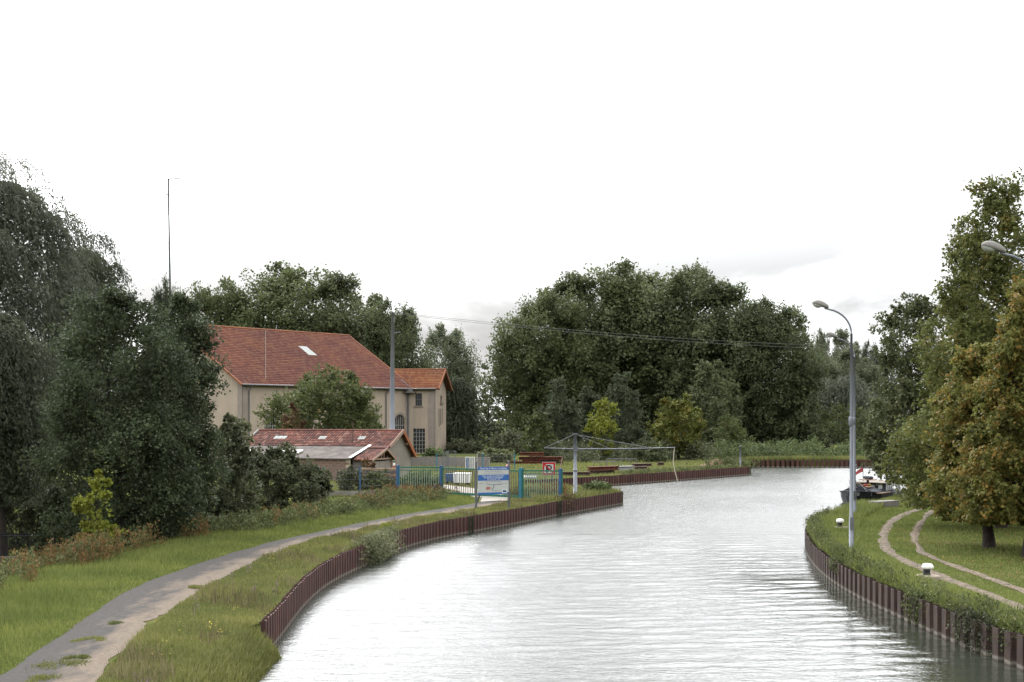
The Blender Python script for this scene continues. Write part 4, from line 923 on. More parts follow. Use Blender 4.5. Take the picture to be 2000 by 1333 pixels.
plant('bush', 'dark shrub beside the wing foot behind the crowd barriers', 'bush', 905, 192, 862, 80, 'bramble', 40, 'low', nleaf=3500, leaf=.34, nl=26, lobe=.34, nspray=12, base=.02, stems=5, r0=.05, sname='stem')
plant('bush', 'dull green scrub mound behind the rusty beam stack', 'bush', 1012, 185, 848, 130, 'bramble', 41, 'low', nleaf=5000, leaf=.34, nl=40, lobe=.3, nspray=12, base=.02, stems=5, r0=.05, sname='stem')
plant('bush', 'hazy hedge filling the gap right of the willow by the wing', 'bush', 950, 222, 822, 100, 'willow_dark', 89, 'low', nleaf=3500, leaf=.4, nl=30, lobe=.32, nspray=10, base=.02, stems=6, r0=.06, sname='stem')
plant('bush', 'yellow green bush left of the rusty beam stack', 'bush', 966, 150, 880, 70, 'palebush', 42, 'low', nleaf=3500, leaf=.27, nl=26, lobe=.34, nspray=12, base=.02, stems=5, r0=.04, sname='stem')
plant('bush', 'low green bush at the foot of the wing gable', 'bush', 845, 172, 880, 55, 'scrub', 43, 'low', nleaf=1800, leaf=.3, nl=18, lobe=.36, nspray=10, base=.02, stems=5, r0=.04, sname='stem')
# --- the plane grove across the yard
grove = ((1058, 208, 574, 165, 'plane', 18000, 'leftmost plane tree of the big grove'), (1130, 214, 548, 190, 'plane2', 22000, 'second plane tree from the left in the big grove'),
         (1232, 218, 524, 220, 'plane', 27000, 'tallest plane tree in the middle of the grove'), (1335, 214, 530, 200, 'plane2', 24000, 'plane tree right of the tallest in the grove'),
         (1425, 210, 566, 180, 'plane3', 20000, 'second plane tree from the right end of the grove'), (1505, 206, 592, 150, 'plane3', 17000, 'rightmost tall plane tree of the grove'))
for k, (px, Y, top, w, lm, nlf, lab) in enumerate(grove):
    shared_tree(lab, px, Y, top, w * 1.32, lm, (k + 1) % 3, .7 + k * 1.9, 'plane grove across the yard')
plant('plane_tree', 'low dark tree sloping down at the right end of the grove', 'tree', 1558, 202, 690, 90, 'plane3', 57, 'low', nleaf=9000, leaf=.48, nl=50, lobe=.3, nspray=12, base=.03, r0=.25)
plant('poplar_tree', 'pale leaved young poplar showing in the grove front', 'tree', 1395, 186, 705, 110, 'plane2', 58, 'dome', nleaf=8000, leaf=.45, nl=44, lobe=.28, nspray=12, base=.05, r0=.2)
for k, (px, Y, top, w, lab) in enumerate(((1092, 168, 742, 118, 'dark rounded pine left of the yellow green sapling'), (1216, 170, 732, 120, 'tallest dark pine right of the yellow green sapling'), (1152, 172, 752, 90, 'middle dark pine behind the yellow green sapling'))):
    plant('pine_tree', lab, 'tree', px, Y, top, w, 'pine', 60 + k, 'cone', nleaf=14000, leaf=.36, nl=70, lobe=.26, nspray=12, base=.04, up=.6, r0=.18, asp=.3, group='dark pines across the yard', spread=.4)
plant('sapling', 'vivid yellow green young tree between the dark pines', 'tree', 1178, 160, 782, 66, 'yellowgreen', 64, 'column', nleaf=3600, leaf=.3, nl=34, lobe=.36, nspray=10, base=.05, up=.7, r0=.08)
plant('maple_tree', 'broad maple with golden top right of the pines', 'tree', 1326, 162, 774, 112, 'goldtop', 65, 'dome', nleaf=11000, leaf=.32, nl=60, lobe=.26, nspray=12, base=.08, up=.45, r0=.16)
plant('bush', 'yellowing shrub in front of the left dark pine', 'bush', 1052, 158, 806, 70, 'ash', 66, 'low', nleaf=4500, leaf=.3, nl=34, lobe=.32, nspray=10, base=.02, stems=6, r0=.05, sname='stem')
plant('bush', 'low russet shrub under the golden topped maple', 'bush', 1268, 152, 850, 60, 'plane3', 67, 'low', nleaf=2600, leaf=.27, nl=24, lobe=.34, nspray=10, base=.02, stems=6, r0=.05, sname='stem')
plant('bush', 'light leaved bush at the water end of the grove', 'bush', 1430, 178, 812, 90, 'ash', 68, 'low', nleaf=4000, leaf=.3, nl=34, lobe=.3, nspray=10, base=.02, stems=6, r0=.05, sname='stem')
# --- far side beyond the basin
for k, (px, Y, top, w, kd, lm, nlf, lab) in enumerate(((1574, 300, 672, 56, 'column', 'poplar', 4500, 'far grey poplar just right of the plane grove'), (1603, 310, 650, 40, 'column', 'poplar', 3200, 'slim far poplar left of the lamp posts'),
        (1645, 306, 652, 76, 'column', 'poplar', 7000, 'fuller far poplar behind the lamp posts'), (1700, 330, 672, 40, 'column', 'willow_dark', 2200, 'thin bare looking far poplar at the edge of the lime trees'))):
    shared_tree(lab, px, Y, top, w * 1.2, lm, k % 3, 1.1 * k, 'far poplars beyond the basin', name='poplar_tree')
plant('willow_tree', 'wide hazy willow behind the lamp posts across the basin', 'tree', 1652, 262, 738, 170, 'willow', 75, 'dome', leaf=.5, nl=60, lobe=.28, strands=1500, slen=2.6, wind=.05, base=.03, r0=.3)
plant('bush', 'olive thicket above the far scrub beside the lamp posts', 'bush', 1640, 205, 796, 150, 'ash', 76, 'low', nleaf=6000, leaf=.36, nl=44, lobe=.28, nspray=10, base=.02, stems=7, r0=.06, sname='stem')
plant('bush', 'dark thicket above the far scrub below the grove end', 'bush', 1560, 200, 800, 130, 'plane3', 77, 'low', nleaf=6000, leaf=.36, nl=44, lobe=.28, nspray=10, base=.02, stems=7, r0=.06, sname='stem')
plant('bush', 'dark thicket beside the lime trees across the basin', 'bush', 1725, 200, 780, 130, 'plane3', 78, 'low', nleaf=6000, leaf=.36, nl=44, lobe=.28, nspray=10, base=.02, stems=7, r0=.06, sname='stem')
shared_tree('hazy green tree between the grove and the lamp posts', 1592, 292, 700, 120, 'poplar', 0, .4, 'hazy trees beyond the basin', name='far_tree')
shared_tree('hazy green tree right behind the lamp posts', 1668, 296, 684, 130, 'poplar', 2, 2.9, 'hazy trees beyond the basin', name='far_tree')
shared_tree('hazy tree half hidden by the dark lime', 1735, 300, 690, 110, 'willow_dark', 1, 4.9, 'hazy trees beyond the basin', name='far_tree')
# low scrub along the far bank: one uncountable mass
r = np.random.default_rng(80); qs = []
for k in range(90):
    x = r.uniform(21, 62); y = 161 + r.uniform(0, 12) + max(0, x - 45) * .25; h = r.uniform(1.3, 2.3) * (.75 + (y - 161) / 30)
    q, _, _ = crown(800 + k, 420, env_low, r.uniform(1.2, 2.4), .05, h, 12, .4, 8, .26); qs.append(q + np.array([x, y, 0]))
tag(link('scrub', quads_mesh('scrub', np.concatenate(qs)), M['scrub']), 'low green scrub filling the far bank behind the brown piling', 'scrub', kind='stuff')
qs = []
for k in range(46):
    x = r.uniform(3.0, 22.0); y = 152 + r.uniform(0, 16) + max(0, x - 10) * .3; q, _, _ = crown(1300 + k, 320, env_low, r.uniform(1.2, 2.2), .05, r.uniform(1.0, 2.4), 12, .4, 8, .27); qs.append(q + np.array([x, y, 0]))
tag(link('undergrowth', quads_mesh('undergrowth', np.concatenate(qs)), M['bramble']), 'dark tangled undergrowth below the pines across the yard', 'undergrowth', kind='stuff')
# distant wood closing the horizon
qs = []
for k in range(110):
    x = r.uniform(-330, 420); y = r.uniform(520, 640); h = r.uniform(7, 15)
    q, _, _ = crown(1000 + k, 200, env_low, r.uniform(7, 12), .1, h, 14, .36, 6, 1.5); qs.append(q + np.array([x, y, 0]))
tag(link('distant_wood', quads_mesh('distant_wood', np.concatenate(qs)), M['willow_dark']), 'distant wood closing the view between the trees', 'wood', kind='stuff')
# --- right: lime trees over the mooring lawn
LIME = dict(asp=.85, up=.05, droop=.25, spread=.36)
plant('lime_tree', 'dark lime tree farthest along the right bank beside the barge', 'tree', 1782, 86, 580, 190, 'lime_dark', 90, 'dome', nleaf=36000, leaf=.18, nl=110, lobe=.26, nspray=14, base=.06, r0=.17, nlimb=30, **LIME)
plant('lime_tree', 'tallest lime tree at the right edge, thin leaved towards its top', 'tree', 1955, 60, 342, 470, 'lime', 91, 'cone', nleaf=72000, leaf=.145, nl=240, lobe=.18, nspray=14, base=.06, r0=.22, nlimb=50, fill=.10, **LIME)
plant('lime_tree', 'golden lime tree with its thick trunk nearest the dirt track', 'tree', 1933, 50.8, 680, 250, 'lime_gold', 92, 'dome', nleaf=46000, leaf=.13, nl=120, lobe=.24, nspray=16, base=.13, r0=.2, nlimb=34, **LIME)
plant('lime_tree', 'golden lime tree cut by the right picture edge', 'tree', 2010, 47.5, 545, 300, 'lime_gold', 93, 'cone', nleaf=48000, leaf=.125, nl=140, lobe=.24, nspray=16, base=.13, r0=.22, nlimb=34, **LIME)
plant('lime_tree', 'lime tree filling the gap between the dark one and the tallest', 'tree', 1892, 68, 520, 235, 'lime', 94, 'cone', nleaf=40000, leaf=.16, nl=110, lobe=.26, nspray=16, base=.08, r0=.18, nlimb=24, **LIME)
plant('lime_tree', 'lime tree deep in the shade at the far right', 'tree', 2010, 74, 520, 300, 'lime_dark', 95, 'cone', nleaf=24000, leaf=.2, nl=90, lobe=.26, nspray=16, base=.14, r0=.2, nlimb=24, **LIME)

# ------------------------------------------------------------------ grass, weeds, flowers
def blades(P, h, w, seed, lean=.35):
    r = np.random.default_rng(seed); n_ = P.shape[0]; a = r.random(n_) * 2 * np.pi
    s = np.stack([np.cos(a), np.sin(a), np.zeros(n_)], 1); la = r.random(n_) * 2 * np.pi
    ld = np.stack([np.cos(la), np.sin(la), np.zeros(n_)], 1) * (lean * h * r.random(n_))[:, None]
    tip = P + ld; tip[:, 2] += h
    return np.stack([P - s * w[:, None] / 2, P + s * w[:, None] / 2, tip], 1)
PATH = [tuple(p) for p in PLs] + [tuple(p) for p in PRs][::-1]
TR = [resample([tuple(p) for p in smooth_line(t_, 2)], .3) for t_ in (T1, T2)]
def area_pts(seed, poly, n_, avoid_path=True, y_pow=1.0):
    r = np.random.default_rng(seed); xs = [p[0] for p in poly]; ys = [p[1] for p in poly]
    x = r.uniform(min(xs), max(xs), n_ * 2); u = r.random(n_ * 2) ** y_pow; y = min(ys) + u * (max(ys) - min(ys))
    k = inside_np(poly, x, y) & ~inside_np(WATER, x, y)
    if avoid_path: k &= ~inside_np(PATH, x, y)
    return x[k], y[k], r
def track_dist(x, y):
    d = np.full(x.shape, 9.0)
    for T_ in TR:
        for p in T_[::2]: d = np.minimum(d, np.hypot(x - p.x, y - p.y))
    return d
def patch(x, y, sc_, ph): return np.sin(x * sc_ + ph) * np.sin(y * sc_ * .7 + ph * 1.7) + .6 * np.sin(x * sc_ * 2.3 + y * sc_ * 1.4 + ph)
# left bank
LBANK = [(-30, 22), (-4.3, 22), (-4.7, 26), (-5.3, 31)] + [tuple(p) for p in LW[:-2]] + [(2.6, 82), (-30, 90)]
def grass_obj(name, label, poly, n_, hfun, mt, seed, y_pow=1.7, tracks=False, keep=None, lean=.5):
    x, y, r = area_pts(seed, poly, n_, True, y_pow)
    if tracks: k = track_dist(x, y) > .2 + .1 * r.random(x.size); x, y = x[k], y[k]
    k = np.abs(x) < .40 * y + 1.5; x, y = x[k], y[k]           # only what a camera near here can see
    if keep is not None: k = keep(x, y, r); x, y = x[k], y[k]
    h = hfun(x, y, r)
    for bx, by in (gnd(1810, 1132), gnd(1640, 1035)):
        k = (np.hypot(x - bx, y - by) > .42) & ~((np.abs(x - bx) < .4) & (y < by) & (y > by - 1.5) & (h > .07)); x, y, h = x[k], y[k], h[k]
    w = (.012 + .00042 * y) * r.uniform(.7, 1.3, x.size)
    P = np.stack([x, y, ground_z(x, y) - .005], 1)
    return tag(link(name, quads_mesh(name, blades(P, h, w, seed + 1, lean), 3), mt), label, 'grass', kind='stuff')
def dl(x, y): return np.interp(y, PLy, PLx) - x        # metres left of the path edge
def dr_(x, y): return x - np.interp(y, PRy, PRx)       # metres right of the path edge
grass_obj('bank_grass', 'short grass of the left bank between towpath and piling', LBANK, 900000,
          lambda x, y, r: (.06 + .07 * r.random(x.size)) * (1 + .5 * np.clip(patch(x, y, 1.1, .3), -.6, 1.2)), M['grass'], 300, keep=lambda x, y, r: dr_(x, y) > .0)
grass_obj('verge_grass', 'lush green grass verge left of the towpath', LBANK, 360000,
          lambda x, y, r: (.09 + .13 * r.random(x.size)) * np.clip(.45 + dl(x, y) * .5, .45, 1.25), M['grass_lush'], 310, keep=lambda x, y, r: (dl(x, y) > 0) & (dl(x, y) < 5.5 + patch(x, y, .5, 1)))
grass_obj('dry_grass', 'straw coloured seed grass mixed into the left bank', LBANK, 100000,
          lambda x, y, r: .12 + .25 * r.random(x.size), M['straw'], 320, keep=lambda x, y, r: (dr_(x, y) > .1) & (patch(x, y, .9, 2.1) > .3) )
RBANK = [(9.5, 24), (34, 24), (34, 100), (24, 90), (18.4, 77), (14.8, 69), (12.4, 63.0), (9.5, 57)]
grass_obj('lawn_grass', 'mown green lawn under the lime trees on the right bank', RBANK, 195000,
          lambda x, y, r: .035 + .05 * r.random(x.size), M['grass_lush'], 330, tracks=True)
EDGE = [(9.5, 24), (12.0, 24), (11.7, 34), (11.6, 40), (11.8, 48), (14.0, 58), (16.2, 66), (20.5, 77), (18.4, 77), (14.8, 69), (12.4, 63.0), (9.5, 57)]
grass_obj('edge_grass', 'long overhanging grass on the lip of the right piling', EDGE, 130000,
          lambda x, y, r: .12 + .28 * r.random(x.size), M['grass_lush'], 340, lean=1.1, tracks=True)
YARD = [(-12, 84), (0, 84), (.5, 100), (1, 105.6), (8.5, 115.5), (23, 137), (26, 158), (-20, 158)]
def in_drive(x, y): return inside_np([tuple(p) for p in DL] + [tuple(p) for p in DR][::-1], x, y)
grass_obj('yard_grass', 'rough grass of the yard behind the gate', YARD, 36000, lambda x, y, r: .08 + .14 * r.random(x.size), M['grass'], 350, keep=lambda x, y, r: ~in_drive(x, y))
grass_obj('spit_grass', 'tall rough grass on the narrow spit', [(1.5, 78), (4, 80), (7, 89.6), (5.8, 92), (2.6, 95.5), (1, 97), (0, 90)], 9000, lambda x, y, r: .12 + .35 * r.random(x.size), M['grass'], 360)
grass_obj('far_bank_grass', 'rough grass along the top of the far piling', [(26.5, 158.2), (34, 158.2), (42, 158.8), (66, 164), (66, 167), (24, 162)], 14000, lambda x, y, r: .2 + .4 * r.random(x.size), M['grass'], 370)

# grass on the earth bank that slopes into the water
r = np.random.default_rng(380); n_ = 16000; y = r.uniform(20, 31.8, n_); u = r.random(n_)
x = np.interp(y, [q_[1] for q_ in SB], [q_[0] for q_ in SB]) + u * .85
z = np.interp(u * .85, [-.05, .3, .7, 1.05], [.01, -.16, -.5, -1.2])
P = np.stack([x, y, z - .02], 1); h = .08 + .14 * r.random(n_)
tag(link('bank_slope_grass', quads_mesh('bank_slope_grass', blades(P, h, np.full(n_, .026), 381, .9), 3), M['grass']), 'rough grass on the near left bank sloping into the water', 'grass', kind='stuff')
# tall weeds: stems with small leaves / seed heads
def weed_patch(name, label, pts, h, mt, seed, n_leaf=26, leaf=.09, spread=.10, cat='weeds'):
    r = np.random.default_rng(seed); x = np.array([p[0] for p in pts]); y = np.array([p[1] for p in pts]); n_ = x.size
    hh = h * r.uniform(.5, 1.25, n_); i = np.repeat(np.arange(n_), n_leaf); s = r.random(i.size) ** .75
    lean_ = r.normal(0, .18, (n_, 2))
    P = np.stack([x[i] + lean_[i, 0] * hh[i] * s, y[i] + lean_[i, 1] * hh[i] * s, ground_z(x, y)[i] + hh[i] * s], 1)
    P[:, :2] += r.normal(0, spread, (i.size, 2)) * (1.1 - .7 * s)[:, None]
    T = r.normal(0, .5, (i.size, 3)) + np.array([0, 0, .8]); N = r.normal(0, 1, (i.size, 3)); L = leaf * r.uniform(.6, 1.4, i.size)
    q = leaf_faces(P, N, T, L, L * .45)
    b = blades(np.stack([x, y, ground_z(x, y)], 1), hh * 1.05, np.full(n_, .018), seed + 1, .35)
    b = np.concatenate([b, b[:, 2:3, :]], 1)
    return tag(link(name, quads_mesh(name, np.concatenate([q, b])), mt), label, cat, kind='stuff')
def band(seed, n_, y0, y1, d0, d1, thr=-9, ph=0.):
    r = np.random.default_rng(seed); y = r.uniform(y0, y1, n_ * 3); d = r.uniform(d0, d1, n_ * 3); x = np.interp(y, PLy, PLx) - d
    k = patch(x, y, .8, ph) > thr; return list(zip(x[k][:n_], y[k][:n_]))
weed_patch('dock_weeds', 'rust red dock weeds along the left verge', band(401, 900, 28, 56, 3.0, 7.2, -.1, .4), .85, M['dock'], 402, 30, .085)
weed_patch('nettle_weeds', 'green tall weeds between the verge and the trees', band(403, 900, 28, 66, 3.2, 8.5, -.5, 1.9), .75, M['weed'], 404, 24, .10)
weed_patch('verge_weeds', 'tangled low weeds below the brambles beside the towpath', band(405, 900, 56, 84, 2.0, 6.0), .6, M['weed'], 406, 26, .12)
weed_patch('verge_russet_weeds', 'reddish seed stems among the weeds before the mesh fence', band(407, 240, 60, 86, 2.4, 6.0, .1, 2.), .7, M['dock'], 408, 22, .10)
r = np.random.default_rng(410)
pts = [(r.normal(-.0, 1.0), r.normal(84.5, .7)) for _ in range(30)]
pts = [(-5.6 + r.normal(0, .9), 84.6 + r.normal(0, .6)) for _ in range(170)]
weed_patch('gate_weeds', 'russet and green weeds at the foot of the left fence panel', pts, .6, M['russet'], 411, 30, .10)
pts = [(2.4 + r.normal(0, .5), 83.2 + r.normal(0, .8)) for _ in range(150)]
weed_patch('spit_weeds', 'faded purple brown weeds at the mast foot on the spit', pts, .75, M['dock'], 412, 28, .09)
pts = [(r.uniform(-.2, 2.6), r.uniform(81.8, 84)) for _ in range(160)]
weed_patch('fence_weeds', 'green weeds growing through the right fence panel', pts, .55, M['weed'], 413, 24, .10)
x, y, _ = area_pts(415, LBANK, 2600, True, 1.4); k = (dr_(x, y) > .5) & (patch(x, y, .7, .9) > .35); pts = list(zip(x[k], y[k]))
weed_patch('clover_weeds', 'dark leafy weed patches on the left bank grass', pts, .16, M['weed'], 416, 16, .06, .08)
# yellow ragwort heads and brown seed heads on the left bank
x, y, rr_ = area_pts(420, LBANK, 900, True, 1.3); k = (dr_(x, y) > .3) & (patch(x, y, .6, 2.9) > .1); x, y = x[k], y[k]
P = np.stack([x, y, .18 + .22 * rr_.random(x.size)], 1); P = np.repeat(P, 5, 0) + rr_.normal(0, .09, (x.size * 5, 3)) * np.array([1, 1, .6])
q = leaf_faces(P, rr_.normal(0, .3, P.shape) + np.array([0, 0, 1.]), rr_.normal(0, 1, P.shape) * np.array([1, 1, .1]), np.full(P.shape[0], .035), np.full(P.shape[0], .035))
tag(link('ragwort_flowers', quads_mesh('ragwort_flowers', q), M['yellow_flower']), 'small yellow wildflowers scattered on the left bank', 'flowers', kind='stuff')
x, y, rr_ = area_pts(423, LBANK, 160, True, 1.2); k = dr_(x, y) > .4; x, y = x[k], y[k]
weed_patch('thistle_weeds', 'brown dead thistle stalks standing on the left bank', list(zip(x, y)), .5, M['purple_flower'], 424, 18, .05, .05)
r = np.random.default_rng(426); pts = []
for _ in range(420):
    q_ = RQ[r.integers(2, len(RQ) - 8)]; pts.append((q_.x + r.uniform(-.05, .45), q_.y + r.uniform(-.3, .3)))
weed_patch('lip_weeds', 'green and dry weeds hanging along the lip of the right piling', pts, .42, M['weed'], 427, 18, .085, .12)
# fallen leaves on the lawn
x, y, rr_ = area_pts(430, [(13, 34), (26, 34), (26, 60), (15, 60)], 2600, False, 1.2); P = np.stack([x, y, np.full(x.size, .05)], 1)
q = leaf_faces(P, rr_.normal(0, .25, P.shape) + np.array([0, 0, 1.]), rr_.normal(0, 1, P.shape) * np.array([1, 1, .1]), np.full(x.size, .075), np.full(x.size, .05))
tag(link('fallen_leaves', quads_mesh('fallen_leaves', q), M['dock']), 'fallen brown leaves scattered on the right lawn', 'leaves', kind='stuff')
# grass tufts growing through the asphalt
for k, (px, py, w, lab) in enumerate(((115, 1301, .62, 'largest grass tuft growing in the towpath'), (152, 1289, .28, 'small grass tuft right behind the largest one'), (176, 1254, .34, 'flat grass tuft in the middle of the towpath'),
        (222, 1222, .2, 'dark grass tuft farthest up the near towpath'), (85, 1331, .45, 'grass tuft cut by the bottom picture edge'), (378, 1150, .3, 'grass tuft on the sandy patch of the towpath'))):
    gx, gy = gnd(px, py); r = np.random.default_rng(440 + k); n_ = 420
    cc = r.normal(0, 1, (5, 2)) * np.array([w * .38, w * .45]); ci = r.integers(0, 5, n_)
    P = np.stack([cc[ci, 0] + r.normal(0, w * .2, n_), cc[ci, 1] + r.normal(0, w * .26, n_), np.full(n_, 0.0)], 1); hh = .07 * np.exp(-((P[:, 0] / w) ** 2 + (P[:, 1] / w) ** 2)) * r.uniform(.4, 1.2, n_) + .015
    o = link('grass_tuft', quads_mesh('grass_tuft', blades(P, hh, np.full(n_, .025), 450 + k, .8), 3), M['weed' if k == 3 else 'grass'])
    o.location = (gx, gy, .03); tag(o, lab, 'grass tuft', 'tufts in the towpath', 'stuff')
# plants hanging over the piling
def wall_bush(name, label, cx, cy, L, d, seed, mt, n_, h0, h1, wd=.35, leaf=.09, cat='bush'):
    r = np.random.default_rng(seed); s = r.normal(0, L * .36, n_); z = r.uniform(h0, h1, n_); nn = Vector((d[1], -d[0]))
    o_ = np.abs(r.normal(0, wd, n_)) * np.clip(1.15 - np.abs((z - (h0 + h1) / 2) / (h1 - h0)) * 1.2, .1, 1) * np.clip(1.2 - np.abs(s) / L, .2, 1) - .05
    P = np.stack([s * d[0] + nn[0] * o_, s * d[1] + nn[1] * o_, z], 1)
    T = r.normal(0, .6, (n_, 3)) + np.array([0, 0, -.3]); N = r.normal(0, .6, (n_, 3)) + np.array([nn[0], nn[1], .6]); Lf = leaf * r.uniform(.6, 1.3, n_)
    t = thing(name, label, cat, (cx, cy, 0)); link('crown', quads_mesh('crown', leaf_faces(P, N, T, Lf, Lf * .7)), M[mt], t)
    mb_ = MB()
    for k in range(5):
        q = (k - 2) * L * .14; mb_.tube([(q * d[0], q * d[1], .05), (q * d[0] + nn[0] * .2, q * d[1] + nn[1] * .2, -.1), (q * d[0] + nn[0] * .25, q * d[1] + nn[1] * .25, h0 * .8)], [.02, .015, .008], 5)
    mb_.build('stem', M['bark'], t)
    return t
def dir_at(line, x, y):
    j = min(range(len(line) - 1), key=lambda i: (line[i].x - x) ** 2 + (line[i].y - y) ** 2); d = (line[j + 1] - line[j]).normalized(); return (d.x, d.y)
x, y = gnd(733, 1055); wall_bush('ivy_bush', 'pale flowering ivy bush spilling over the left piling', x, y, 5.0, dir_at(LQ, x, y), 501, 'ivy', 7000, -.8, .35, .34)
x, y = gnd(752, 1043); wall_bush('wildflower_clump', 'yellow flowering clump on top of the ivy bush', x, y, 1.0, dir_at(LQ, x, y), 502, 'yellowgreen', 500, .1, .45, .2, .07, 'plant')
x, y = gnd(1104, 978); wall_bush('creeper', 'brown creeper over the piling gap at the spit', x, y, 1.8, dir_at(LQ, x, y), 503, 'russet', 1500, -.7, .35, .2, .09, 'plant')
x, y = gnd(1040, 988); wall_bush('creeper', 'small dry creeper on the piling right of the information board', x, y, .9, dir_at(LQ, x, y), 507, 'ivy', 260, -.5, .0, .1, .08, 'plant')
for k, (px, py, L, n_, h0, lab) in enumerate(((1795, 1221, 1.6, 2200, -.7, 'green creeper hanging down the right piling below the near bollard'), (1905, 1270, 1.9, 2600, -.75, 'brownish creeper hanging down the nearest right piling'), (1640, 1142, 1.6, 1200, -.4, 'small weeds hanging over the right piling near the lamp posts'), (1985, 1296, 1.2, 1200, -.6, 'creeper on the right piling at the picture edge'))):
    x, y = gnd(px, py, WZ); wall_bush('creeper', lab, x - .02, y, L, dir_at(RQ, x, y), 510 + k, 'ash' if k != 1 else 'bramble', n_, h0, .2, .16, .07, 'plant')
# ------------------------------------------------------------------ street furniture on the right bank
def lamp(label, loc):
    t = thing('street_lamp', label, 'street lamp', loc, 0, 'lamps along the right bank')
    MB().tube([(0, 0, -.1), (0, 0, 1.2), (0, 0, 1.22), (0, 0, 5), (0, 0, 7.55)], [.088, .085, .066, .054, .043], 12).build('pole', M['galv_pole'], t, True)
    arc = [(-.95 + .95 * math.cos(a), 0, 7.55 + .86 * math.sin(a)) for a in np.linspace(0, math.pi * .44, 9)]
    MB().tube(arc + [(-.93, 0, 8.44)], .034, 8).build('arm', M['galv_pole'], t, True)
    MB().box((-.0, -.1, 1.0), (.14, .03, .42)).build('service_door', M['galv'], t)
    MB().lathe([(.058, 0), (.072, .03), (.075, .2), (.07, .3), (.056, .33)], (-.02, 0, 4.35), 10).build('collar', M['galv_pole'], t, True)
    # hood: a tapering cowl, lens under its outer end
    hd = MB(); ax = Vector((-.955, 0, .295)); o = Vector((-.80, 0, 8.45)); upv = Vector((.295, 0, .955)); sd = Vector((0, 1, 0)); rings = []
    prof = ((0, .05, .06), (.06, .085, .10), (.2, .12, .15), (.36, .135, .165), (.48, .115, .13), (.56, .06, .06), (.585, .012, .012))
    for s, w, h in prof:
        c = o + ax * s; rings.append([c + sd * w * math.cos(q) + upv * (h * math.sin(q) if math.sin(q) > 0 else .35 * w * math.sin(q)) for q in np.linspace(0, 2 * math.pi, 14)[:-1]])
    n_ = 13
    hd.add([p for r_ in rings for p in r_], [(i * n_ + k, i * n_ + (k + 1) % n_, (i + 1) * n_ + (k + 1) % n_, (i + 1) * n_ + k) for i in range(len(rings) - 1) for k in range(n_)] + [tuple(range(n_))])
    hood = hd.build('lamp_hood', M['fibreglass'], t, True)
    ln_ = MB(); rings = []
    for s, w, h in ((.24, .02, .01), (.27, .09, .06), (.36, .118, .10), (.47, .10, .085), (.55, .05, .03), (.57, .01, .005)):
        c = o + ax * s - upv * .02; rings.append([c + sd * w * math.cos(q) - upv * h * abs(math.sin(q)) for q in np.linspace(math.pi, 2 * math.pi, 9)])
    n_ = 9
    ln_.add([p for r_ in rings for p in r_], [(i * n_ + k, i * n_ + k + 1, (i + 1) * n_ + k + 1, (i + 1) * n_ + k) for i in range(len(rings) - 1) for k in range(n_ - 1)])
    ln_.build('lens', M['lens'], hood, True)
    return t
l1 = lamp('tall grey street lamp in front, on the point of the right bank', gnd(1663, 1079) + (0,))
dup(l1, gnd(1669, 1009) + (0,), 0, 'street lamp standing right behind the front one, nearer the barge')
dup(l1, ((2031 - 1000) / F * 32.8, 32.8, 0), 0, 'street lamp reaching in from the right edge before the limes')

def bollard(label, loc, rz):
    t = thing('mooring_bollard', label, 'bollard', loc, rz, 'mooring bollards on the right bank')
    MB().lathe([(.36, -.05), (.36, .10), (.33, .125), (.1, .13)], n=20).build('concrete_pad', M['sandstone'], t)
    MB().lathe([(.125, .128), (.105, .15), (.1, .24), (.1, .3)], n=18).build('post', M['black'], t, True)
    c = MB().lathe([(.09, .298), (.125, .31), (.142, .35), (.135, .40), (.105, .44), (.05, .46), (.01, .465)], n=20)
    c.v = [(x + (max(0, x) * .45 if x > 0 else 0), y, z - (.02 if x > .12 else 0)) for x, y, z in c.v]
    c.build('cap', M['white'], t, True); return t
b1 = bollard('white capped black bollard on its round pad, nearest the camera', gnd(1810, 1132) + (0,), .1)
dup(b1, gnd(1640, 1035) + (0,), .4, 'white capped bollard left of the lamp posts, farther away')

# ------------------------------------------------------------------ moored barge
bw_ = Vector((21.2, 88.9, WZ)); bt = thing('moored_barge', 'dark hulled barge moored behind the right bank', 'boat', bw_, math.atan2(.86, .5))
bt.scale = (.88, .88, .88)
# local: x from stem towards the stern, y to port, z above the water
secs = []
for x, hb, hz, fl in ((0.0, .03, 1.02, .0), (.5, .55, .98, .22), (1.2, 1.05, .92, .30), (2.4, 1.5, .84, .26), (4.5, 1.72, .78, .16), (9, 1.75, .76, .1), (15, 1.7, .8, .1), (17.5, 1.3, .95, .1)):
    secs.append([(x + .25 * (1 if x < .2 else 0), -hb + fl, -.3), (x, -hb, hz * .55), (x - (.18 if x < .1 else 0), -hb, hz), (x - (.18 if x < .1 else 0), hb, hz), (x, hb, hz * .55), (x + .25 * (1 if x < .2 else 0), hb - fl, -.3)])
h = MB(); h.add([p for s in secs for p in s], [(i * 6 + k, i * 6 + (k + 1) % 6, (i + 1) * 6 + (k + 1) % 6, (i + 1) * 6 + k) for i in range(len(secs) - 1) for k in range(6)] + [(0, 1, 2, 3, 4, 5), tuple(range(42, 48))[::-1]])
h.build('hull', M['black'], bt)
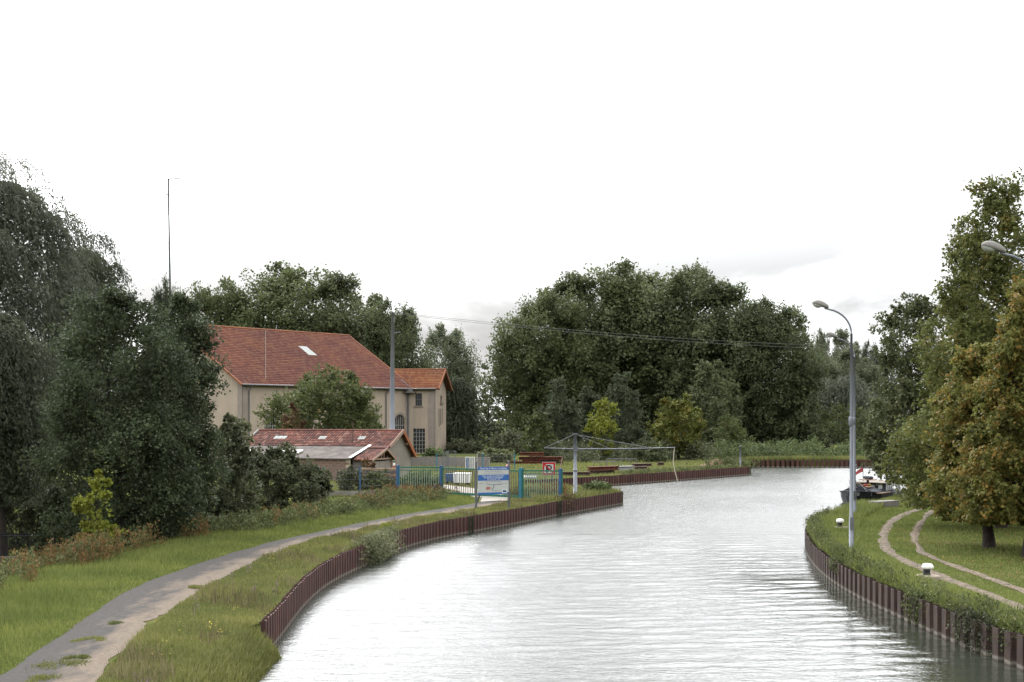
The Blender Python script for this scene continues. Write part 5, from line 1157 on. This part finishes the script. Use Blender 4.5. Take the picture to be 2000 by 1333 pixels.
for sg in (-1, 1):
    pts = [(x - (.2 if x < .1 else 0), sg * (hb + .04), hz - .05) for x, hb, hz, fl in ((0.0, .03, 1.02, 0), (.5, .55, .98, 0), (1.2, 1.05, .92, 0), (2.4, 1.5, .84, 0), (4.5, 1.72, .78, 0), (9, 1.75, .76, 0), (15, 1.7, .8, 0))]
    MB().tube(pts, .055, 6).build('rubbing_strake', M['darkgrey'], bt)
    MB().add([(.25, sg * .34, .62), (1.3, sg * 1.10, .58), (1.3, sg * 1.10, .84), (.2, sg * .33, .9)], [(0, 1, 2, 3)]).build('bow_panel', M['lightgrey'], bt)
tent = MB(); tent.prism([(1.6, -1.2, .84), (1.6, 1.2, .84), (1.6, 0, 1.32)], (2.3, 0, 0)); tent.build('tarpaulin', M['darkgrey'], bt)
MB().bar((.9, -.9, .9), (1.9, 0, 1.42), .06, .08).build('mast_strut', M['black'], bt); MB().bar((.9, .9, .9), (1.9, 0, 1.42), .06, .08).build('mast_strut', M['black'], bt)
MB().lathe([(.14, .9), (.10, 1.0), (.12, 1.14), (.2, 1.16), (.2, 1.2)], (.9, 0, 0), 10).build('bow_bitt', M['black'], bt)
mast = MB().tube([(2.2, .35, .85), (2.2, .35, 2.72)], [.04, .025], 8).build('mast', M['black'], bt)
MB().lathe([(.05, 0), (.07, .05), (.05, .12)], (2.2, .35, 2.7), 8).build('mast_light', M['white'], mast)
MB().box((2.2, .35, 2.5), (.1, .5, .06)).build('cross_tree', M['black'], mast)
disc = MB(); disc.lathe([(.02, -.04), (.27, -.03), (.30, 0), (.27, .03), (.02, .04)], n=22)
disc.v = [(2.05 + z, .5 + x * .85, 1.52 + y * 1.3) for x, y, z in disc.v]; disc.build('satellite_dish', M['darkgrey'], bt)
tr_ = MB().span(1.9, 3.2, -.7, .8, 1.15, 1.2).build('planter_tray', M['wood'], bt)
rr = random.Random(5)
for k in range(16):
    MB().lathe([(.02, 0), (.09, .05), (.10, .11), (.05, .17)], (2.0 + rr.random() * 1.1, -.6 + rr.random() * 1.3, 1.2), 6).build('flower_clump', (M['orange'], M['yellow_flower'], M['red'], M['weed'])[k % 4], tr_)
cab = MB(); cab.prism([(4.3, -1.25, .78), (8.4, -1.25, .78), (8.4, -1.15, 1.35), (4.5, -1.15, 1.35)], (0, 2.4, 0)); cb = cab.build('cabin', M['darkgrey'], bt)
for k in range(7): MB().span(4.6 + k * .5, 4.72 + k * .5, -1.275, -1.20, .82, 1.32).build('cabin_slat', M['white'], cb)
for k in range(4): MB().span(4.36, 4.40, -1.0 + k * .55, -.7 + k * .55, .85, 1.25).build('cabin_slat', M['white'], cb)
MB().span(4.1, 8.6, -1.35, 1.35, 1.36, 1.42).build('cabin_roof', M['stone'], cb)
MB().span(3.5, 4.5, -.6, .5, 1.62, 1.67).build('deck_table', M['wood_pale'], bt); MB().span(3.9, 4.05, -.12, .03, .8, 1.615).build('table_leg', M['rustdark'], bt)
cu = MB()
for k in range(3): cu.lathe([(.05, 0), (.19, .03), (.21, .12), (.15, .2), (.03, .23)], (3.8 + .25 * k, -.3 + .25 * k, 1.672), 10)
cu.build('cushion', M['darkgrey'], bt, True)
fl = MB().tube([(6.0, .9, 1.4), (6.0, .9, 2.5)], .02, 6).build('flag_staff', M['black'], bt)
f_ = MB(); nn = 7
f_.add([(6.0 + .02 * math.sin(i * 1.3), .9 + .62 * i / (nn - 1) * .95, 2.48 - j * .34 * (1 - .35 * i / nn) - .42 * (i / (nn - 1)) ** 1.2) for i in range(nn) for j in range(2)], [(2 * i, 2 * i + 2, 2 * i + 3, 2 * i + 1) for i in range(nn - 1)])
f_.build('flag', M['flagred'], fl)
p2_ = MB().tube([(3.0, .9, .85), (3.0, .9, 2.3)], .015, 5).build('pennant_staff', M['black'], bt)
MB().add([(3.0, .9, 2.28), (3.02, .98, 2.1), (3.0, .93, 1.95)], [(0, 1, 2)]).build('pennant', M['darkgrey'], p2_)
MB().span(1.5, 3.8, -1.75, -1.35, .74, .80).build('gangplank', M['wood'], bt)
MB().lathe([(.03, 0), (.16, .06), (.19, .18), (.14, .3), (.03, .34)], (5.6, -1.55, .76), 12).build('fender', M['white'], bt, True)
x, y = gnd(1726, 990); st_ = MB().box((x, y, .14), (1.7, .7, .34), (.8, .6, 0), (-.6, .8, 0)).build('stone_block', M['concrete']); tag(st_, 'grey stone block on the grass beside the barge', 'stone block')

# ------------------------------------------------------------------ information board
ia = math.atan2(.8, 1.66); bl = gnd(930.5, 996); br_ = gnd(994.5, 994)
ang_ = math.atan2(br_[1] - bl[1], br_[0] - bl[0]); Wb = math.dist(bl, br_)
sg = thing('information_board', 'blue and white canal information board standing before the gate', 'sign', (bl[0], bl[1], 0), ang_)
for x in (0.0, Wb): MB().box((x, .04, 1.17), (.085, .085, 2.5)).build('post', M['galv'], sg)
MB().bar((.32, .9, 0), (.32, .08, 1.0), .06, .06).build('stay', M['galv'], sg)
z0, z1 = .76, 2.17; bh = z1 - z0; x0, x1 = .07, Wb - .05
bd = MB().span(x0, x1, -.03, -.004, z0, z1).build('board', M['signwhite'], sg)
def pl(nm, u0, u1, v0, v1, mt, d=.034): return MB().span(x0 + (x1 - x0) * u0, x0 + (x1 - x0) * u1, -d, -.0305, z1 - bh * v1, z1 - bh * v0).build(nm, M[mt], bd)
pl('blue_band', 0, 1, 0, .115, 'signblue'); pl('blue_band', 0, 1, .29, .50, 'signblue'); pl('blue_band', 0, 1, .93, 1, 'signblue')
def text(s, u, v, size, mt, parent=bd, width=None):
    c = bpy.data.curves.new('lettering', 'FONT'); c.body = s; c.size = size; c.align_x = 'CENTER'; c.align_y = 'CENTER'; c.resolution_u = 2
    o = bpy.data.objects.new('tmp', c); col.objects.link(o); bpy.context.view_layer.update()
    me = bpy.data.meshes.new_from_object(o); bpy.data.objects.remove(o)
    if width:
        xs = [v_.co.x for v_ in me.vertices]; k = width / (max(xs) - min(xs))
        for v_ in me.vertices: v_.co.x *= k
    o = link('lettering', me, M[mt], parent); o.rotation_euler = (math.pi / 2, 0, 0); o.location = (x0 + (x1 - x0) * u, -.038, z1 - bh * v); return o
wb = x1 - x0
text('Canal de la Marne à la Saône', .5, .06, .125, 'white', width=wb * .88)
text('Pour joindre la subdivision', .5, .335, .10, 'white', width=wb * .70)
text('de Châlons en Champagne', .5, .395, .10, 'white', width=wb * .62)
text('Tél : 03 26 65 11 42', .5, .455, .10, 'white', width=wb * .42)
rr = random.Random(3)
def dashes(v, u0, u1, mt='lightgrey'):     # lines of print too small to read
    u = u0
    while u < u1:
        w = rr.uniform(.03, .09); pl('small_print', u, min(u + w, u1), v - .012, v + .012, mt); u += w + .018
for v, a_, b_ in ((.165, .22, .78), (.235, .18, .84), (.545, .24, .77), (.60, .05, .2), (.62, .8, .97), (.655, .6, .8), (.87, .46, .74)): dashes(v, a_, b_)
def arcband(pts, w, mt, nm='map_line'):
    b = MB(); P = [Vector((x0 + wb * u, 0, z1 - bh * v)) for u, v in pts]
    for p, q in zip(P[:-1], P[1:]): b.bar(p + Vector((0, -.036, 0)), q + Vector((0, -.036, 0)), .004, w)
    return b.build(nm, M[mt], bd)
arcband([(.26, .615), (.37, .64), (.48, .652), (.6, .65), (.68, .64), (.77, .62)], .03, 'ink'); arcband([(.51, .66), (.515, .71), (.505, .76), (.48, .80), (.445, .84)], .045, 'ink')
b = MB(); b.add([(x0 + wb * (.33 + .075 * math.cos(q)), -.036, z1 - bh * .775 + .085 * math.sin(q)) for q in np.linspace(0, 2 * math.pi, 14)[:-1]], [tuple(range(13))]); b.add([(x0 + wb * .38, -.0362, z1 - bh * .74), (x0 + wb * .45, -.0362, z1 - bh * .76), (x0 + wb * .38, -.0362, z1 - bh * .80)], [(0, 1, 2)]); b.build('map_emblem', M['pink'], bd)
pl('logo_panel', .785, .945, .82, .965, 'white', .036); pl('logo_mark', .80, .93, .84, .875, 'green', .04); pl('logo_mark', .80, .93, .885, .94, 'logo', .04)

# ------------------------------------------------------------------ gate and fence
G = [at(777, 0, 86.6), at(862, 0, 85.8), at(1018, 0, 81.4), at(1095, 0, 80.6)]; G = [Vector((p.x, p.y, 0)) for p in G]; GH = 1.7
def post(label, p, mt, side, w=.16):
    t = thing('gate_post', label, 'gate post', p, math.atan2(G[2].y - G[1].y, G[2].x - G[1].x), 'blue posts of the gate')
    MB().span(-w / 2, w / 2, -w / 2, w / 2, -.1, GH + .06).build('shaft', M[mt], t); MB().box((0, 0, GH + .08), (w + .03, w + .03, .04)).build('cap', M[mt], t)
    MB().span(w / 2, w / 2 + .05, -.04, .04, .1, GH).build('hinge_rail', M[side], t); MB().span(-w / 2 - .03, -w / 2, -.05, .05, .75, .95).build('lock_box', M['black'], t)
    return t
post('blue gate post where the mesh fence meets the green panel', G[0], 'blue', 'teal'); post('dark blue post on the left side of the sliding gate', G[1], 'blue', 'green')
post('bright teal post on the right side of the sliding gate', G[2], 'teal', 'green', .2); post('blue end post of the fence next to the mast', G[3], 'blue', 'green')
def panel(name, label, cat, a, b, z0_, z1_, n_, gap0, gap1, barmat, double=False):
    d = b - a; L = d.length; t = thing(name, label, cat, a, math.atan2(d.y, d.x))
    MB().span(gap0, L - gap1, -.03, .03, z1_ - .08, z1_).build('top_rail', M['green'], t)
    MB().span(gap0, L - gap1, -.03, .03, z0_, z0_ + (.14 if double else .06)).build('bottom_rail', M['green'], t)
    if cat == 'fence panel' and double is False: MB().span(gap0, L - gap1, -.025, .025, z1_ - .24, z1_ - .2).build('mid_rail', M['green'], t)
    me_ = MB().box((0, 0, (z0_ + z1_) / 2), (.032, .03, z1_ - z0_ - .16)).mesh('bar'); me_.materials.append(M[barmat])
    for k in range(n_):
        o = bpy.data.objects.new('bar', me_); col.objects.link(o); o.parent = t; o.location = (gap0 + (L - gap0 - gap1) * (k + .5) / n_, .0, 0)
    return t
panel('fence_panel', 'green barred panel between the mesh fence and the gate', 'fence panel', G[0], G[1], .12, GH + .02, 17, .16, .12, 'palegreen')
panel('sliding_gate', 'green barred sliding gate across the towpath behind the information board', 'gate', G[1], G[2], .08, GH - .02, 34, .14, .14, 'wood_dark', True)
panel('fence_panel', 'green barred panel right of the gate, ending at the mast', 'fence panel', G[2], G[3], .1, GH, 15, .16, .1, 'palegreen')
# wire mesh fence with low concrete plinth
MP = [Vector((-13.6, 84.6, 0)), Vector((-11.2, 84.6, 0)), Vector((-9.05, 84.7, 0)), G[0]]
mf = thing('mesh_fence', 'wire mesh fence on a low concrete plinth left of the gate', 'fence', MP[0], 0)
for i, p in enumerate(MP[:-1]): MB().box(p - MP[0] + Vector((0, 0, .88)), (.08, .08, 1.8)).build('post', M['green' if i == 1 else 'blue'], mf)
wire = MB(); pl_ = MB()
for a, b in zip(MP[:-1], MP[1:]):
    a = a - MP[0]; b = b - MP[0]; d = b - a; L = d.length; n_ = int(L / .1)
    for k in range(n_): q = a + d * (k + .5) / n_; wire.box(q + Vector((0, 0, 1.0)), (.006, .006, 1.36))
    for z in (.34, .6, 1.0, 1.4, 1.66): wire.bar(a + Vector((0, 0, z)), b + Vector((0, 0, z)), .008, .012)
    pl_.bar(a + Vector((0, -.05, .13)), b + Vector((0, -.05, .13)), .06, .34)
w_ = wire.build('wire_mesh', M['galv'], mf); w_["kind"] = "stuff"; pl_.build('plinth', M['concrete'], mf)

# stacked dark planks behind the fence
r_ = random.Random(8)
for k in range(7):
    p = at(742, 0, 93.0); o = MB().box((0, 0, 0), (2.6 + r_.uniform(-.2, .2), .5, .13)).build('stacked_plank', M['wood_dark'] if k % 2 else M['wood'])
    o.location = (p.x + r_.uniform(-.1, .1), p.y + r_.uniform(-.06, .06), .19 + k * .19); o.rotation_euler = (0, 0, -.1 + r_.uniform(-.03, .03))
    tag(o, ('weathered plank, %s in the stack behind the mesh fence' % ('lowest', 'second from bottom', 'third from bottom', 'middle', 'third from top', 'second from top', 'topmost')[k]), 'plank', 'plank stack behind the mesh fence')
    for q in (-.9, .9):
        b = MB().box((q, 0, -.095), (.09, .5, .058)).build('batten', M['wood_dark'], o)

# ------------------------------------------------------------------ things in the yard
def bin_(label, px, Y, w, d, h, mt, name='wheeled_bin'):
    p = at(px, 0, Y); t = thing(name, label, 'bin', (p.x, p.y, 0), -.15)
    b = MB(); b.box((0, 0, .18 + h / 2), (w, d, h), taper=1.06); b.build('body', M[mt], t)
    MB().box((0, 0, .2 + h), (w * 1.1, d * 1.1, .07)).build('lid', M[mt], t)
    for k in range(4): MB().box((-w / 2 + w * (k + .5) / 4, -d / 2 * 1.03 - .012, .18 + h / 2), (.03, .02, h * .9)).build('rib', M['lightgrey' if mt != 'blue' else 'blue'], t)
    for sx in (-.36, .36):
        for sy in (-.3, .3):
            wl = MB().lathe([(.02, -.03), (.1, -.03), (.1, .03), (.02, .03)], n=12); wl.v = [(x_ + sx * w, z_ + sy * d, y_ + .1) for x_, y_, z_ in wl.v]; wl.build('wheel', M['black'], t)
    return t
bin_('white four wheeled container behind the sliding gate', 903, 99, 1.05, .8, .62, 'white')
bin_('blue bin left of the white container behind the gate', 879, 101, .56, .55, .5, 'blue')
p = at(992.5, 0, 92); t = thing('red_pillar', 'red fire hydrant pillar showing behind the information board', 'hydrant', (p.x, p.y, 0))
MB().lathe([(.16, 0), (.16, .1), (.12, .14), (.12, 1.45), (.15, 1.5)], n=14).build('body', M['red'], t, True); MB().lathe([(.17, 1.5), (.16, 1.58), (.09, 1.66), (.02, 1.69)], n=14).build('dome', M['pink'], t, True)
MB().tube([(0, 0, 1.65), (0, 0, 1.95)], .045, 8).build('spindle', M['galv'], t); MB().tube([(0, -.1, 1.1), (0, -.24, 1.1)], .06, 8).build('outlet', M['galv'], t)
# no berthing board
p = at(1072, 0, 108); t = thing('no_berthing_sign', 'square red bordered sign with a crossed out P at the basin edge', 'sign', (p.x, p.y, 0), .05)
S_ = .5; zc_ = .84
for x in (-.25, .25): MB().box((x, .05, .5), (.06, .06, 1.1)).build('post', M['galv'], t)
pd = MB().span(-S_, S_, -.015, .015, zc_ - S_, zc_ + S_).build('plate', M['signwhite'], t)
bw2 = .14
for a_, b_, c_, d_ in ((-S_ + .02, S_ - .02, zc_ + S_ - bw2 - .02, zc_ + S_ - .02), (-S_ + .02, S_ - .02, zc_ - S_ + .02, zc_ - S_ + bw2 + .02), (-S_ + .02, -S_ + bw2 + .02, zc_ - S_ + bw2 + .02, zc_ + S_ - bw2 - .02), (S_ - bw2 - .02, S_ - .02, zc_ - S_ + bw2 + .02, zc_ + S_ - bw2 - .02)):
    MB().span(a_, b_, -.021, -.0155, c_, d_).build('red_border', M['red'], pd)
MB().span(-.23, -.09, -.024, -.0155, zc_ - .31, zc_ + .27).build('letter_p', M['black'], pd)
b = MB(); ro_, ri_ = .19, .085
for k in range(9):
    q0_, q1_ = -math.pi / 2 + math.pi * k / 9, -math.pi / 2 + math.pi * (k + 1) / 9
    b.add([(.05 + ro_ * math.cos(q0_), -.0245, zc_ + .08 + ro_ * math.sin(q0_)), (.05 + ro_ * math.cos(q1_), -.0245, zc_ + .08 + ro_ * math.sin(q1_)), (.05 + ri_ * math.cos(q1_), -.0245, zc_ + .08 + ri_ * math.sin(q1_)), (.05 + ri_ * math.cos(q0_), -.0245, zc_ + .08 + ri_ * math.sin(q0_))], [(0, 1, 2, 3)])
for s in (-1, 1): b.add([(-.1, -.0245, zc_ + .08 + s * ro_), (.05, -.0245, zc_ + .08 + s * ro_), (.05, -.0245, zc_ + .08 + s * ri_), (-.1, -.0245, zc_ + .08 + s * ri_)], [(0, 1, 2, 3)])
b.build('letter_p', M['black'], pd)
MB().bar((-.36, -.03, zc_ + .36), (.36, -.03, zc_ - .36), .006, .1).build('red_slash', M['red'], pd)
# pale slabs by the basin
p = at(1038, 0, 107.5); t = thing('slab_pile', 'pile of pale slabs seen through the right fence panel', 'slabs', (p.x - .1, p.y + 1.2, 0), .1)
for k in range(3): MB().box((.05 * k, .03 * k, .1 + k * .13), (.95, .6, .11)).build('slab', M['white'] if k == 1 else M['offwhite'], t)
# crowd barriers stood on end, blue and white barrier, low wall, back fence
def barrier(label, px, Y, w, h, n_, mt, tilt=0., z0_=0.02):
    p = at(px, 0, Y); t = thing('crowd_barrier', label, 'barrier', (p.x, p.y, 0), tilt, 'crowd barriers in the yard')
    fr = MB(); fr.tube([(-w / 2, 0, z0_), (-w / 2, 0, h), (w / 2, 0, h), (w / 2, 0, z0_)], .03, 6); fr.tube([(-w / 2, 0, .2), (w / 2, 0, .2)], .025, 6); fr.build('frame', M[mt], t)
    for k in range(n_): MB().box((-w / 2 + w * (k + 1) / (n_ + 1), 0, (h + .2) / 2), (.022, .02, h - .2)).build('bar', M[mt], t)
    return t
barrier('tall grey barrier stood on end behind the gate, front one', 881, 118, .8, 1.95, 6, 'galv', -.1)
barrier('tall grey barrier stood on end, leaning left of the front one', 870, 121, .6, 1.85, 4, 'galv', .6)
t = barrier('white framed barrier with blue panel beside the low wall', 918, 125, .75, 1.25, 3, 'white', -.1)
MB().span(-.34, -.12, .005, .02, .2, 1.2).build('blue_panel', M['blue'], t); MB().span(-.11, .3, .005, .02, .2, 1.2).build('grey_panel', M['lightgrey'], t)
p0, p1 = at(803, 0, 140), at(955, 0, 137); d = p1 - p0; wl = thing('low_wall', 'low grey stone wall behind the crowd barriers', 'wall', (p0.x, p0.y, 0), math.atan2(d.y, d.x))
MB().span(0, d.length, -.15, .15, 0, .82).build('masonry', M['concrete'], wl); MB().span(-.05, d.length + .05, -.2, .2, .822, .9).build('coping', M['stone'], wl)
r_ = random.Random(17)
stm = [MB().box((0, 0, 0), (w_s, .06, .19)).mesh('stone') for w_s in (.34, .42, .5)]
for m_ in stm: m_.materials.append(M['concrete'])
for i in range(4):
    x = .05 + (i % 2) * .2
    while x + .5 < d.length:
        k = r_.randrange(3); w_s = (.34, .42, .5)[k]
        o = bpy.data.objects.new('stone', stm[k]); col.objects.link(o); o.parent = wl; o.location = (x + w_s / 2, -.165 - r_.uniform(0, .015), .1 + i * .205); x += w_s + .025
bf = thing('yard_fence', 'blue posted wire fence across the back of the yard', 'fence', (at(853, 0, 128).x, 128, 0))
for px in (853, 932, 943, 1005):
    q = at(px, 0, 128); MB().box((q.x - bf.location.x, 0, .75), (.09, .09, 1.5)).build('post', M['teal' if px != 932 else 'lightgrey'], bf)
wr_ = MB(); Lf = at(1005, 0, 128).x - bf.location.x
for z in (.3, .6, .9, 1.2, 1.45): wr_.tube([(0, 0, z), (Lf, 0, z)], .008, 4)
for k in range(40): wr_.box((Lf * k / 40, 0, .75), (.008, .008, 1.4))
o = wr_.build('wire_mesh', M['galv'], bf); o["kind"] = "stuff"
# rusty beams: every beam is its own thing
def beam(label, px0, px1, py, Y, h, d, mt, dy=0., grp='rusty steel beams in the yard'):
    a = at(px0, py, Y); b_ = at(px1, py, Y + dy); L = (b_ - a).length; o = bpy.data.objects
    m_ = MB(); m_.span(-L / 2, L / 2, -d / 2, d / 2, h * .36, h / 2); m_.span(-L / 2, L / 2, -d / 2, d / 2, -h / 2, -h * .36); m_.span(-L / 2 + .004, L / 2 - .004, -d * .16, d * .16, -h * .361, h * .361)
    o = m_.build('steel_beam', M[mt]); o.location = (a + b_) / 2; o.rotation_euler = (0, 0, math.atan2(b_.y - a.y, b_.x - a.x)); return tag(o, label, 'beam', grp)
YB = 146
beam('orange rust beam lying on top of the left stack', 1015, 1062, 887, YB, .34, .6, 'rust'); beam('long rusty beam in the middle of the left stack', 1013, 1100, 895.5, YB + .1, .32, .9, 'rust')
beam('dark beam under the middle of the left stack', 1020, 1092, 900.5, YB + .2, .26, .8, 'rustdark'); beam('lowest brown beam stretching left of the left stack', 990, 1060, 904.5, YB - .6, .36, .5, 'rust')
beam('lowest dark beam at the right of the left stack', 1062, 1100, 904.5, YB, .36, .6, 'rustdark')
beam('dark beam lying behind the crossed out P sign', 1095, 1152, 926, 115.5, .34, .5, 'rustdark'); 
for k, (a_, b_, py, h, mt, lab) in enumerate(((1150, 1205, 915, .32, 'rust', 'thick purplish beam on top of the stack by the piling'), (1153, 1198, 922, .22, 'rustdark', 'short dark beam in the middle of the stack by the piling'), (1152, 1186, 927, .24, 'rust', 'short rusty beam at the bottom of the stack by the piling'))):
    beam(lab, a_, b_, py, 119, h, .6, mt, 2.5)
beam('grey beam right of the stack by the piling', 1206, 1235, 914.5, 121.5, .34, .5, 'lightgrey', 1.5); beam('dark beam behind the grey one', 1235, 1272, 908.5, 132, .26, .5, 'rustdark', 1.5); beam('dark beam under the trees right of the grey one', 1240, 1262, 915, 128, .3, .5, 'rustdark', 1.)
beam('short dark beam in the grass under the boom', 1285, 1296, 907, 140, .36, .5, 'rustdark', .5)
beam('long flat plate lying on the piling edge', 1240, 1330, 925.5, 124.5, .08, .4, 'rustdark', 7.5)
# light steel trestles behind the beams
def trestle(label, px0, px1, py0, py1, Y):
    a = at(px0, py0, Y); b_ = at(px1, py0, Y); t = thing('steel_trestle', label, 'trestle', (a.x, Y, 0), 0, 'steel trestles behind the beams'); L = b_.x - a.x
    MB().tube([(0, 0, a.z), (L, 0, a.z)], .04, 6).build('top_bar', M['galv'], t)
    n_ = 5
    for k in range(n_): MB().tube([(L * k / (n_ - 1), 0, -.02), (L * k / (n_ - 1), 0, a.z)], .03, 6).build('leg', M['galv'], t)
trestle('low grey trestle behind the purplish beam', 1160, 1208, 902, 912, 130); trestle('higher grey trestle left of the golden maple trunk', 1185, 1243, 897, 912, 136)
# soil heap and post at the yard end
p = at(1402, 0, 138); r = np.random.default_rng(7); hp = MB(); nx_ = 22; ny_ = 12; vs = []
for i in range(nx_):
    for j in range(ny_):
        u, v = i / (nx_ - 1) * 2 - 1, j / (ny_ - 1) * 2 - 1; hgt = max(0, 1 - (abs(u) ** 2.2 + abs(v) ** 2.2)) ** .6
        vs.append((u * 1.9, v * 1.3, hgt * (.5 + .18 * math.sin(5 * u + 2) + .1 * math.sin(9 * v + 4 * u)) + (.06 * r.normal() if hgt > 0 else -.05)))
hp.add(vs, [(i * ny_ + j, (i + 1) * ny_ + j, (i + 1) * ny_ + j + 1, i * ny_ + j + 1) for i in range(nx_ - 1) for j in range(ny_ - 1)])
o = hp.build('soil_heap', M['soil'], None, True); o.location = (p.x, p.y, 0); tag(o, 'heap of pinkish soil at the end of the yard', 'soil heap')
pts = [(p.x + r.normal(1.0, 1.2), p.y + r.normal(-.6, .7)) for _ in range(150)]; weed_patch('heap_weeds', 'tall green weeds around the soil heap', pts, .8, M['weed'], 601, 22, .16, .15)
pts = [(r.uniform(9, 22), 0) for _ in range(260)]; pts = [(x_, np.interp(x_, [q[0] for q in YW], [q[1] for q in YW]) + r.uniform(.3, 2.2)) for x_, _ in pts]
weed_patch('yard_edge_weeds', 'straggling weeds on top of the yard piling', pts, .35, M['weed'], 602, 18, .13, .15)
p = at(1446, 0, 136.5); t = thing('marker_post', 'grey marker post at the yard tip by the water', 'post', (p.x, p.y, 0)); MB().tube([(0, 0, -.2), (0, 0, 2.0)], .09, 10).build('shaft', M['galv_pole'], t, True); MB().lathe([(.1, 1.98), (.1, 2.02), (.03, 2.06)], n=10).build('cap', M['galv'], t)
# mast with long swing arm
p = at(1123.5, 0, 84.6); t = thing('swing_arm_mast', 'grey steel mast with a long horizontal arm over the water', 'mast', (p.x, p.y, 0))
MB().tube([(0, 0, -.2), (0, 0, 1.55), (0, 0, 1.56), (0, 0, 3.7)], [.12, .11, .095, .09], 12).build('pole', M['galv_pole'], t, True)
MB().box((0, 0, 3.72), (.3, .2, .08)).build('top_plate', M['galv'], t); MB().lathe([(.13, 1.5), (.14, 1.53), (.14, 1.6), (.11, 1.62)], n=12).build('collar', M['galv_pole'], t)
za = 2.83
MB().tube([(-1.86, 0, za + .04), (0, 0, za - .02), (3.0, 0, za - .01), (5.95, 0, za + .07)], [.04, .044, .044, .036], 8).build('arm', M['galv'], t, True)
b = MB(); b.prism([(-.17, -.12, za), (-.09, -.12, za + .22), (.09, -.12, za + .22), (.17, -.12, za), (.09, -.12, za - .22), (-.09, -.12, za - .22)], (0, .025, 0)); b.build('joint_plate', M['galv'], t)
for x in (-.68, .7, 3.2): MB().lathe([(.05, -.04), (.09, -.03), (.09, .03), (.05, .04)], (x, 0, za), 10).build('arm_flange', M['galv'], t)
for x in (-1.8, 1.95, 4.45): MB().tube([(.1 * (1 if x > 0 else -1), 0, 3.66), (x, 0, za + .06)], .022, 6).build('stay', M['galv'], t)
MB().tube([(5.9, 0, za + .05), (5.86, 0, za - .35), (5.83, 0, za - .8), (5.92, 0, za - 1.3), (6.1, 0, za - 1.95)], .028, 6).build('hanging_rope', M['rope'], t)
MB().tube([(-1.2, .3, 0), (-.75, .3, 2.3)], .03, 6).build('leaning_rod', M['wood_pale'], t)
plant('reed_clump', 'dark green sedge clump on the tip of the spit', 'plant', 1168, 88.6, 946, 66, 'scrub', 610, 'low', nleaf=2600, leaf=.17, nl=20, lobe=.4, nspray=12, base=.02, stems=5, r0=.02, sname='stem', X=5.35)

# power pole and cables
YP = 128; p = at(766, 0, YP); t = thing('power_pole', 'tall grey steel power pole behind the shed', 'utility pole', (p.x, p.y, 0)); zt = CH + (HY - 612) / F * YP
MB().tube([(0, 0, -.2), (0, 0, zt * .5), (.06, 0, zt)], [.27, .21, .14], 12).build('shaft', M['galv_pole'], t, True)
MB().bar((-.2, 0, zt + .02), (.75, 0, zt - .02), .1, .09).build('top_arm', M['darkbar'], t); z2_ = CH + (HY - 651) / F * YP
MB().bar((0, -.05, z2_), (.75, -.05, z2_ + .1), .1, .12).build('side_arm', M['galv'], t); MB().box((.1, 0, zt - .55), (.3, .25, .5)).build('cable_box', M['darkbar'], t)
e1 = Vector((p.x + .7, YP, zt)); e2 = at(1790, 676, 230)
for k, (off, sag, lab) in enumerate(((0, .9, 'upper overhead cable crossing before the plane grove'), (-.35, 1.0, 'lower overhead cable crossing before the plane grove'))):
    pts = [e1.lerp(e2, s) + Vector((0, 0, off * (.3 + s) - sag * 4 * s * (1 - s))) for s in np.linspace(0, 1, 30)]
    o = MB().tube(pts, .016, 5).build('overhead_cable', M['cable']); tag(o, lab, 'cable', 'overhead cables')
# radio mast
YR = 84; p = at(333, 0, YR); t = thing('radio_mast', 'thin radio mast with two small aerials above the left trees', 'antenna', (p.x, p.y, float(ground_z(p.x, p.y)))); zt = CH + (HY - 350) / F * YR
MB().tube([(0, 0, 0), (0, 0, zt * .55), (-.13, 0, zt)], [.075, .065, .055], 6).build('pole', M['pipe'], t)
MB().tube([(-.11, 0, zt - 2.1), (-.12, 0, zt - 1.4)], .05, 6).build('sleeve', M['darkbar'], t)
MB().tube([(-.16, 0, zt), (.55, 0, zt + .03)], .035, 5).build('aerial_boom', M['pipe'], t)
for k in range(4): MB().tube([(-.1 + .2 * k, -.25, zt), (-.1 + .2 * k, .25, zt)], .02, 4).build('aerial_element', M['pipe'], t)
MB().tube([(-.14, 0, zt - .92), (-.52, 0, zt - .95)], .035, 5).build('aerial_boom', M['pipe'], t)
for k in range(3): MB().tube([(-.5 + .17 * k, 0, zt - 1.15), (-.5 + .17 * k, 0, zt - .75)], .02, 4).build('aerial_element', M['pipe'], t)
# dark footbridge under the willows
t = thing('footbridge', 'dark footbridge with railing in the shade at left', 'footbridge', (-21.8, 57.0, -.95), .05)
MB().span(-2.5, 2.9, -.5, .5, -.12, 0).build('deck', M['wood_dark'], t); MB().span(-2.5, 2.9, -.56, -.505, -.16, .06).build('deck_edge', M['rustdark'], t)
for y in (-.48, .48):
    MB().tube([(-2.5, y, .9), (2.9, y, .9)], .025, 6).build('handrail', M['black'], t)
    for k in range(28): MB().box((-2.4 + k * .19, y, .45), (.02, .02, .9)).build('baluster', M['black'], t)
for x in (-2.2, 2.6): MB().box((x, 0, -.4), (.3, .9, .56)).build('abutment', M['concrete'], t)
